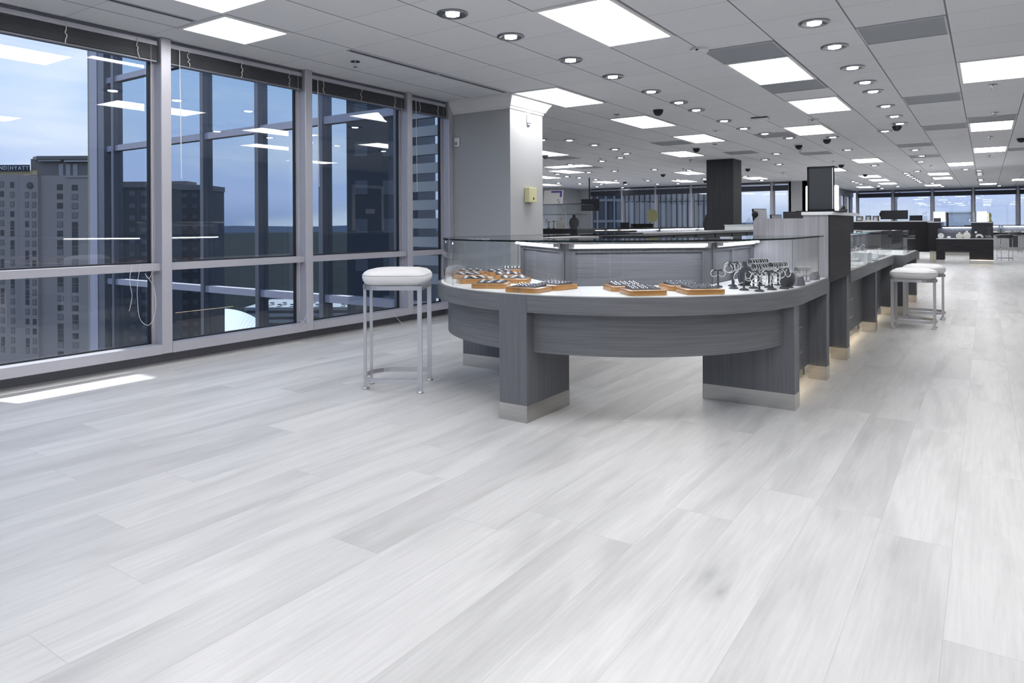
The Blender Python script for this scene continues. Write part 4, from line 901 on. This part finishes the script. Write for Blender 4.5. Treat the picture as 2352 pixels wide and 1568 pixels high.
# necklace vitrine right of the pale column
t = thing('necklace_vitrine', 'tall glass necklace vitrine on a dark base right of the pale column', 'display case', (-5.57, 9.5, 0))
MB().box((-.62, 0, .932), (.33, .62, 1.046), bev=.01).build('base', 'dark_wood', t); MB().box((-.55, .06, 0), (.26, .56, .932)).build('plinth', 'dark_wood_horizontal', t)
MB().sheet([(-.6, .02), (.33, .02), (.33, .58), (-.6, .58), (-.6, .02)], 1.046, 1.43).build('glass_walls', 'case_glass', t)
MB().box((-.6, .01, 1.43), (.34, .60, 1.438)).build('top_glass', 'glass_edge', t); MB().box((-.6, .12, 1.27), (.20, .56, 1.276)).build('glass_shelf', 'glass_edge', t)
MB().box((.10, .05, 1.046), (.106, .056, 1.30)).tube([(.103, .053, 1.30), (-.02, .10, 1.42)], .003, 6).build('light_arm', 'silver', t)
VZ = 1.047
bust(-5.66, 9.70, .175, .14, 'white necklace bust standing in the vitrine right of the pale column', 'bone_velvet', .2, VZ)
b = bust(-5.50, 9.86, .22, .15, 'dark fan shaped bust behind the white bust in the vitrine', 'charcoal', .9, VZ)
for k in range(3):
    o = MB().sphere(.0095, seg=10).build('pearl', 'pearl', smooth=True); o.location = (-5.52+.001*k, 9.62, 1.285+.03*k+.009); tag(o, 'white pearl in the short hanging strand inside the vitrine', 'pearl', 'pearls of the hanging strand')
tag(MB().tube([(-5.52, 9.62, 1.28), (-5.52, 9.62, 1.425)], .0012, 5).build('strand_cord', 'silver'), 'thin wire carrying the three pearls in the vitrine', 'wire')
estand(-5.83, 9.62, .11, 'small black stand left of the white bust in the vitrine').location.z = VZ
estand(-5.76, 9.66, .12, 'small black stand close beside the white bust in the vitrine').location.z = VZ
tag(MB().tube([(-5.92+.03*sin(k*.5), 9.72, VZ+.002+.012*k) for k in range(14)], .004, 6).build('crystal_branch', 'gem', smooth=True), 'bright crystal branch at the left of the vitrine', 'ornament')
# easel card with blue mark on the vitrine top
t = thing('info_card', 'white tilted card with a purple bar and dots standing on the vitrine', 'sign', (-5.76, 9.75, 1.44), .25)
M = Matrix.Rotation(-.22, 4, 'X'); MB().box((-.22, 0, 0), (.10, .01, .235), M).build('card', 'sign_white', t); MB().box((-.10, -.003, .195), (.085, 0, .225), M).box((.05, -.003, .12), (.085, 0, .2), M).build('purple_mark', 'purple', t)
MB().cyl(.010, -.003, .0, (.03, 0), 12, M=Matrix.Translation((.0, 0, .07)) @ Matrix.Rotation(pi/2, 4, 'X')).cyl(.010, -.003, .0, (.045, 0), 12, M=Matrix.Translation((.0, 0, .035)) @ Matrix.Rotation(pi/2, 4, 'X')).build('dots', 'charcoal', t); MB().tube([(0, .06, .20), (0, .16, 0)], .005, 6).build('strut', 'vent_gray', t)
# row of lit cases along X=-7.3
def litcase(name, label, x, y0, y1, zt=.99, face=1):
    t = thing(name, label, 'display case', (x, y0, 0), 0, 'lit dark cases in the middle of the shop'); L = y1-y0
    MB().box((-.62, .0, 0), (0, L, .62)).build('body', 'dark_wood', t); MB().box((-.62, 0, .62), (.01, L, .70)).build('counter_band', 'dark_wood_horizontal', t)
    MB().box((-.60, .02, .70), (-.02, L-.02, .704)).build('white_deck', 'deck_white', t); MB().box((-.62, .0, .704), (-.58, L, zt)).build('back_panel', 'gray_wood_vertical', t)
    MB().box((-.66, 0, zt), (-.50, L, zt+.03)).build('ledge', 'dark_wood', t); MB().sheet([(-.01, 0), (-.01, L)], .704, zt).build('front_glass', 'case_glass', t)
    MB().box((-.55, .08, zt-.022), (-.53, L-.08, zt-.010)).build('light_strip', 'led', t)
    b = bmesh.new(); b.faces.new([b.verts.new(p) for p in ((-.5, 0, zt), (0, 0, zt), (0, L, zt), (-.5, L, zt))]); m = MB(); m._add(b); m.build('top_glass', 'case_glass', t)
    return t
for y0, y1, nm in ((13.3, 14.45, 'directly under the hanging television'), (14.5, 15.15, 'short one right of the television'), (15.25, 17.65, 'below the small laptop and black box'), (17.8, 20.7, 'long one right of the oval mirror'), (20.8, 22.2, 'ending at the dark column')):
    litcase('lit_display_case', 'dark glass display case with a bright light strip, '+nm, -6.7, y0, y1)
t = thing('display_plinth', 'dark low cabinet joining the vitrine and the lit cases', 'cabinet', (-6.2, 10.4, 0)); MB().box((-.3, 0, 0), (.32, 2.7, .96)).build('body', 'dark_wood', t); MB().box((-.32, -.02, .96), (.34, 2.72, .99)).build('top', 'dark_wood_horizontal', t)
# hanging television
t = thing('hanging_television', 'black flat television hanging from the ceiling on a black pole', 'television', (-10.55, 20.0, 0), .12)
MB().box((-.31, -.03, 1.555), (.31, .03, 1.94), bev=.006).build('casing', 'black', t); MB().box((-.295, -.033, 1.575), (.295, -.03, 1.925)).build('screen', 'screen', t); MB().cyl(.02, 1.7, CZ-.002, (-.05, .05), 12).build('pole', 'black', t); MB().box((-.08, .02, 1.65), (0, .06, 1.85)).build('bracket', 'black', t)
# things on the middle cases
t = thing('counter_mirror', 'olive gold oval mirror on a stand in front of the striped far windows', 'mirror', (-7.2, 17.1, 1.02), TH)
MB().cyl(.175, -.008, .008, seg=36, M=Matrix.Translation((0, 0, .31)) @ Matrix.Diagonal((.82, 1, 1, 1)) @ Matrix.Rotation(pi/2, 4, 'X')).build('mirror_disc', 'olive', t, smooth=True); MB().cyl(.012, .0, .15, seg=12).cyl(.08, 0, .012, seg=20).build('stand', 'chrome', t)
t = thing('laptop', 'small black open laptop on the middle cases left of the black box', 'laptop', (-7.2, 15.55, 1.02), 1.0); MB().box((-.12, -.09, 0), (.12, .09, .012)).build('keyboard', 'black', t); MB().box((-.12, .09, .0), (.12, .10, .15), Matrix.Rotation(-.12, 4, 'X')).build('screen', 'screen', t)
t = thing('cash_tray', 'long low black box on the middle cases beside the oval mirror', 'box', (-7.2, 16.45, 1.02), .98); MB().box((-.30, -.06, 0), (.30, .08, .10), bev=.015).build('body', 'black', t); MB().box((-.31, -.07, .095), (.31, .09, .105)).build('lid', 'black', t)
t = thing('task_chair', 'black rounded chair back peeking out left of the dark column', 'chair', (-5.86, 17.8, 0), .6)
bm = bmesh.new(); MBc = MB(); MBc.sphere(.26, (0, 0, 1.12), (.9, .16, 1.15), 24).build('backrest', 'charcoal', t, smooth=True); MB().sphere(.25, (0, -.22, .62), (1, 1, .18), 20).build('seat', 'charcoal', t, smooth=True); MB().cyl(.025, .08, .6, (0, -.2)).build('column', 'black', t)
for k in range(5): MB().tube([(0, -.2, .09), (.27*cos(k*1.257), -.2+.27*sin(k*1.257), .04)], .018, 8).build('leg', 'black', t)
# items on the lock cabinets
t = thing('counter_riser', 'plain white grey block on the lock cabinets just right of the dark column', 'box', (-3.17, 11.35, 1.012)); MB().box((-.2, -.5, 0), (.16, .45, .075)).build('body', 'acrylic_white', t); MB().box((-.21, -.51, .075), (.17, .46, .082)).build('top', 'deck_white', t)
def monitor(label, loc, rz, w, h, back=False, cat='monitor'):
    t = thing('monitor', label, cat, loc, rz); M = Matrix.Rotation(-.10, 4, 'X')
    MB().box((-w/2, -.015, .05), (w/2, .015, .05+h), M, bev=.004).build('casing', 'black', t); MB().box((-w/2+.012, -.018, .062), (w/2-.012, -.015, .04+h), M).build('screen', 'vent_gray' if not back else 'screen', t)
    MB().box((-.02, .01, 0), (.02, .03, .12)).box((-.09, -.06, 0), (.09, .08, .008)).build('stand', 'black', t); return t
monitor('black monitor turned sideways just left of the grooved pier', (-3.16, 12.15, 1.012), 1.15, .34, .30); monitor('small black monitor between the pier monitors and the far window', (-3.16, 13.25, 1.012), 1.15, .30, .21)
monitor('wide low monitor with purple sheen behind the pier beside the quartz top', (-2.82, 13.0, 1.0), .35, .33, .27, True)
t = thing('desk_for_monitors', 'dark staff desk hidden behind the pier under the monitors', 'desk', (-2.5, 12.9, 0)); MB().box((-.38, -.3, .96), (.9, .5, 1.0)).build('top', 'dark_wood', t); MB().box((-.36, -.28, 0), (-.32, .48, .96)).box((.84, -.28, 0), (.88, .48, .96)).build('side_panel', 'dark_wood', t)
t = thing('desk_magnifier', 'black round desk magnifier leaning on the lock cabinets beside the monitor', 'lamp', (-3.18, 11.98, 1.012), TH); MB().sphere(.055, (-.03, 0, .25), (1, .5, 1), 18).build('head', 'black', t, smooth=True); MB().tube([(.03, 0, .01), (-.06, 0, .08), (.0, 0, .24)], .008, 8).cyl(.05, 0, .012, seg=18).build('arm', 'black', t)
t = thing('glass_vase', 'clear faceted glass figure beside the desk magnifier', 'ornament', (-3.24, 11.72, 1.012)); MB().lathe([(.0001, 0), (.05, 0), (.065, .05), (.05, .12), (.015, .19), (.0001, .20)], 7).build('body', 'acrylic', t); MB().cyl(.055, 0, .006, seg=7).build('foot', 'acrylic_white', t)
# plant and chrome tap like fixture on the quartz top
t = thing('potted_plant', 'small green plant behind the mirrored display box', 'plant', (-.985, 6.35, 1.188)); MB().cyl(.03, 0, .035, seg=16, r2=.036).build('pot', 'charcoal', t, smooth=True)
rr = random.Random(2); lf = MB()
for k in range(26):
    a, e, L = rr.uniform(0, 6.28), rr.uniform(.2, 1.2), rr.uniform(.02, .045); p = Vector((cos(a)*cos(e), sin(a)*cos(e), sin(e)))*L; q = Vector((-sin(a), cos(a), 0))*.006
    bm = bmesh.new(); bm.faces.new([bm.verts.new(v+Vector((0, 0, .03))) for v in (Vector((0, 0, 0)), p*.5+q, p, p*.5-q)]); lf._add(bm)
lf.build('foliage', 'plant', t)
t = thing('chrome_holder', 'tiny chrome looped holder right of the plant on the quartz top', 'holder', (-.92, 6.45, 1.188)); MB().tube([(-.02, 0, .005), (-.015, 0, .035), (.005, 0, .045), (.02, 0, .03), (.022, 0, .004)], .002, 6).build('loop', 'chrome', t); MB().cyl(.015, 0, .004, seg=14).build('foot', 'chrome', t)
# long dark counter
t = thing('long_dark_counter', 'long dark wood reception counter floating over a warm lit curved base', 'counter', (0, 24.0, 0))
MB().box((-5.0, 0, .245), (-1.39, .85, 1.145)).build('body', 'dark_wood_horizontal', t); MB().box((-5.02, -.02, 1.145), (-1.37, .87, 1.175)).build('top', 'quartz', t)
MB().prism([(-4.6, .15), (-2.0, .15)]+arc(-2.0, .45, .30, -90, 0, 8)+[(-1.7, .8), (-4.6, .8)], 0, .245).build('curved_base', 'beige_ledge', t, smooth=True); MB().box((-4.7, .06, .228), (-1.75, .12, .242)).build('light_strip', 'warm_led', t)
CY = 24.25; CT = 1.175
t = monitor('big black monitor seen from behind on the long dark counter', (-2.33, CY, CT), 0, .74, .27, True); MB().sphere(.11, (-.30, .03, .20), (1, .25, 1), 20).build('round_back', 'black', t, smooth=True)
t = thing('laptop', 'dark slanted laptop lid on the long dark counter left of the clear bottles', 'laptop', (-1.75, CY, CT)); MB().prism([(-.17, 0), (.17, 0), (.17, .012), (-.17, .012)], 0, .165, M=Matrix.Rotation(-.25, 4, 'X')).build('screen', 'screen', t); MB().box((-.17, -.0, 0), (.17, .2, .012)).build('keyboard', 'black', t)
for k, (x, h, nm) in enumerate(((-1.555, .24, 'left one of two clear pump bottles on the long dark counter'), (-1.485, .25, 'right one of two clear pump bottles on the long dark counter'))):
    t = thing('pump_bottle', nm, 'bottle', (x, CY-.05, CT), 0, 'pump bottles'); MB().lathe([(.0001, 0), (.032, 0), (.034, .10), (.024, .15), (.010, .165), (.0001, .165)], 16).build('bottle', 'acrylic', t, smooth=True); MB().cyl(.006, .165, h, seg=8).tube([(0, 0, h), (.045, 0, h+.006)], .005, 6).build('pump', 'vent_gray', t)
for k, (x, w, h, nm) in enumerate(((-3.30, .2, .15, 'leftmost'), (-3.05, .16, .17, 'second'), (-2.84, .18, .16, 'third'))):
    t = thing('photo_frame', nm+' of the dark picture frames at the left end of the long dark counter', 'picture frame', (x, CY+.1, CT), 0, 'picture frames'); M = Matrix.Rotation(-.12, 4, 'X'); MB().box((-w/2, 0, 0), (w/2, .015, h), M).build('frame', 'black', t); MB().box((-w/2+.02, -.002, .02), (w/2-.02, 0, h-.02), M).build('picture', 'vent_gray', t); MB().box((-w/2+.05, -.004, .03), (w/2-.07, -.002, h-.05), M).build('figure', 'bone_velvet', t)
box_item('paper_stack', 'low white paper stack on the long dark counter beside the big monitor', 'paper', (-.20, -.1, 0), (.2, .1, .03), 'deck_white', (-2.98, CY-.12, CT), part='sheets')
# small dark cabinet with lit white box
t = thing('side_cabinet', 'narrow dark cabinet between the long counter and the display table', 'cabinet', (-1.21, 23.4, 0)); MB().box((-.17, 0, .30), (.14, .5, 1.115)).build('body', 'dark_wood_horizontal', t); MB().box((-.19, -.02, 1.115), (.15, .52, 1.135)).build('top', 'quartz', t); MB().box((-.14, .05, 0), (.10, .45, .30)).build('base', 'beige_ledge', t)
t = thing('white_light_box', 'square glowing white box on the narrow dark cabinet', 'light box', (-1.12, 23.6, 1.135)); MB().box((-.14, 0, .0), (.17, .16, .29)).build('body', 'sign_white', t); MB().box((-.13, -.004, .01), (.13, 0, .28)).build('lit_face', 'led', t)
t = thing('small_camera', 'dark little display stand before the glowing white box', 'display stand', (-1.17, 23.52, 1.135)); MB().prism([(-.08, 0), (.06, 0), (.1, .03), (-.08, .03)], .0, .12).build('body', 'charcoal', t); MB().box((-.09, -.02, 0), (.1, .04, .008)).build('foot', 'black', t)
t = thing('dark_brochure', 'tall dark curved panel at the right side of the glowing white box', 'display panel', (-.98, 23.7, .98)); MB().strip(arc(0, 0, .09, -60, 60, 8), arc(-.01, 0, .09, -60, 60, 8), .03, .42).build('panel', 'charcoal', t); MB().box((-.05, -.1, -.0), (.1, .1, .03)).build('foot', 'black', t)
# dark display table
t = thing('dark_display_table', 'black wood display table with a glass case and a lit nickel foot', 'display table', (0, 22.25, 0))
MB().box((-1.13, 0, .33), (.16, .62, .668)).build('body', 'dark_wood_horizontal', t); MB().box((-1.13, 0, .664), (.165, .64, .674)).build('deck', 'deck_white', t)
o = MB().box((-1.13, .01, .10), (-.94, .6, .33)).build('leg', 'dark_wood_horizontal', t); MB().box((-1.125, .02, 0), (-.95, .59, .10)).build('kick_plate', 'brushed_nickel', o)
o = MB().box((-.37, -.005, .115), (.16, .6, .34)).build('leg', 'dark_wood_horizontal', t); MB().box((-.365, .01, 0), (.155, .59, .115)).build('kick_plate', 'brushed_nickel', o); MB().box((-.35, -.03, .104), (.15, -.008, .112)).build('light_strip', 'warm_led', t)
MB().sheet([(-1.12, .01), (.155, .01), (.155, .63)], .674, .985).build('front_glass', 'case_glass', t); MB().box((-.33, .50, .68), (.16, .90, 1.10)).build('rear_cabinet', 'dark_wood', t); MB().box((-.35, .48, 1.10), (.18, .92, 1.12)).build('rear_top', 'quartz', t)
MB().box((-1.0, .60, .968), (-.33, .63, .981)).build('light_strip', 'led', t); MB().box((-1.12, .64, .674), (-.33, .66, .95)).build('back_panel', 'charcoal', t)
TY = 22.5; TZ = .6745
t = thing('jewellery_dish', 'round pale dish display at the left of the dark display table', 'display', (-1.03, TY, TZ)); MB().cyl(.075, -.01, .01, seg=24, M=Matrix.Translation((0, 0, .075)) @ Matrix.Rotation(pi/2, 4, 'X')).build('disc', 'acrylic_white', t); MB().box((-.05, -.04, 0), (.05, .04, .008)).build('foot', 'acrylic_white', t)
t = thing('small_shell_display', 'tiny white shell shaped display on the dark table', 'display', (-.84, TY-.05, TZ)); MB().sphere(.04, (0, 0, .034), (1.2, .6, .8), 16).build('shell', 'deck_white', t, smooth=True); MB().cyl(.055, 0, .004, seg=16).build('foot', 'deck_white', t)
bust(-.60, TY, .17, .16, 'left grey bust of the pair on the dark display table', 'bone_velvet', .3, TZ); bust(-.43, TY+.05, .215, .17, 'right grey bust of the pair on the dark display table', 'bone_velvet', -.2, TZ)
t = thing('watch_display', 'white curved collar display with a ball on top on the dark table', 'display', (-.15, TY, TZ)); MB().tube([(.07*cos(k*.35)-.0, 0, .03+.07*sin(k*.35)) for k in range(10)], .028, 10).build('collar', 'bone_velvet', t, smooth=True); MB().sphere(.03, (-.075, 0, .17)).build('ball', 'pearl', t, smooth=True); MB().tube([(-.07, 0, .05), (-.075, 0, .15)], .006, 6).build('stem', 'chrome', t)
for k in range(4): hoop(.0+.035*k, TY-.04, TZ+.09-.012*(k % 2), .020+.004*(k % 2), 'small silver loop in the cluster at the right of the dark table', 'loops at the right of the dark table', .4*k, None, .003, 'bangle', 'bangle')
t = thing('tall_white_box', 'tall glowing white box on the rear cabinet of the dark table', 'light box', (-.09, 22.85, 1.12)); MB().box((-.12, 0, 0), (.13, .16, .29), bev=.01).build('body', 'sign_white', t); MB().box((-.11, -.004, .02), (.11, 0, .28)).build('lit_face', 'led', t)
t = thing('green_figure', 'slim dark green figure beside the tall white box', 'ornament', (.08, 22.85, 1.12)); MB().lathe([(.0001, 0), (.05, 0), (.045, .03), (.03, .10), (.045, .17), (.03, .24), (.0001, .26)], 12).build('body', 'olive', t, smooth=True); MB().box((-.07, -.06, 0), (.09, .06, .012)).build('foot', 'black', t)
t = thing('crystal_drop', 'hanging clear crystal strand left of the tall white box', 'ornament', (-.27, 22.8, 1.12)); c_ = MB()
for k in range(9): c_.sphere(.014, (.004*sin(k), 0, .03+.032*k), seg=8)
c_.build('beads', 'acrylic', t, smooth=True); MB().cyl(.03, 0, .008, seg=14).build('foot', 'chrome', t)
# lit case behind the table and the far wall cases
def farcase(label, x0, x1, y, zt=.97, m='wall_paint', door=False):
    t = thing('wall_display_case', label, 'display case', (x0, y, 0), 0, 'lit cases along the far wall'); L = x1-x0
    MB().box((0, .06, .10), (L, .60, .62)).build('body', m, t); MB().box((0, .10, 0), (L, .58, .10)).build('kick_plate', 'brushed_nickel', t); MB().box((-.01, 0, .62), (L+.01, .62, .70)).build('counter_band', 'dark_wood_horizontal', t)
    MB().box((.02, .02, .70), (L-.02, .55, .704)).build('white_deck', 'deck_white', t); MB().box((0, .55, .704), (L, .59, zt)).build('back_panel', 'gray_wood_vertical', t); MB().box((-.01, .40, zt), (L+.01, .62, zt+.03)).build('ledge', 'dark_wood', t)
    MB().box((.06, .48, zt-.034), (L-.06, .50, zt-.014)).build('light_strip', 'led', t); MB().sheet([(.0, .01), (L, .01)], .704, zt).build('front_glass', 'case_glass', t)
    if door: MB().box((L*.25, .045, .12), (L*.55, .06, .60)).build('door', 'charcoal', t)
    else:
        g_ = MB()
        for k in range(3): g_.box((0, .055, .12+.17*k), (L, .06, .125+.17*k))
        g_.build('panel_joint', 'vent_gray', t)
    k = 0; x = .12
    while x < L-.2:
        tr = thing('white_tray', 'white jewellery tray in the far case, '+label.split(', ')[1], 'tray', (x0+x+.1, y+.28, .704), 0, 'white trays in the case '+label.split(', ')[1]); MB().box((-.11, -.12, 0), (.11, .12, .03), bev=.004).build('tray_body', 'deck_white', tr)
        q = MB()
        for i in range(4): q.box((-.09+.048*i, -.09, .03), (-.06+.048*i, .09, .06))
        q.build('ring_rolls', 'bone_velvet', tr); x += .27; k += 1
farcase('dark bodied lit case, right behind the dark display table', -1.25, -.35, 28.0, .965, 'dark_wood'); farcase('pale bodied lit case, left one along the far wall', -.75, .48, 34.4); farcase('pale bodied lit case, middle one along the far wall', .52, 1.50, 34.4, door=True); farcase('pale bodied lit case, right one along the far wall', 1.54, 2.9, 34.4)
farcase('dark bodied lit case, behind the long dark counter', -4.9, -1.6, 33.0, .965, 'dark_wood')
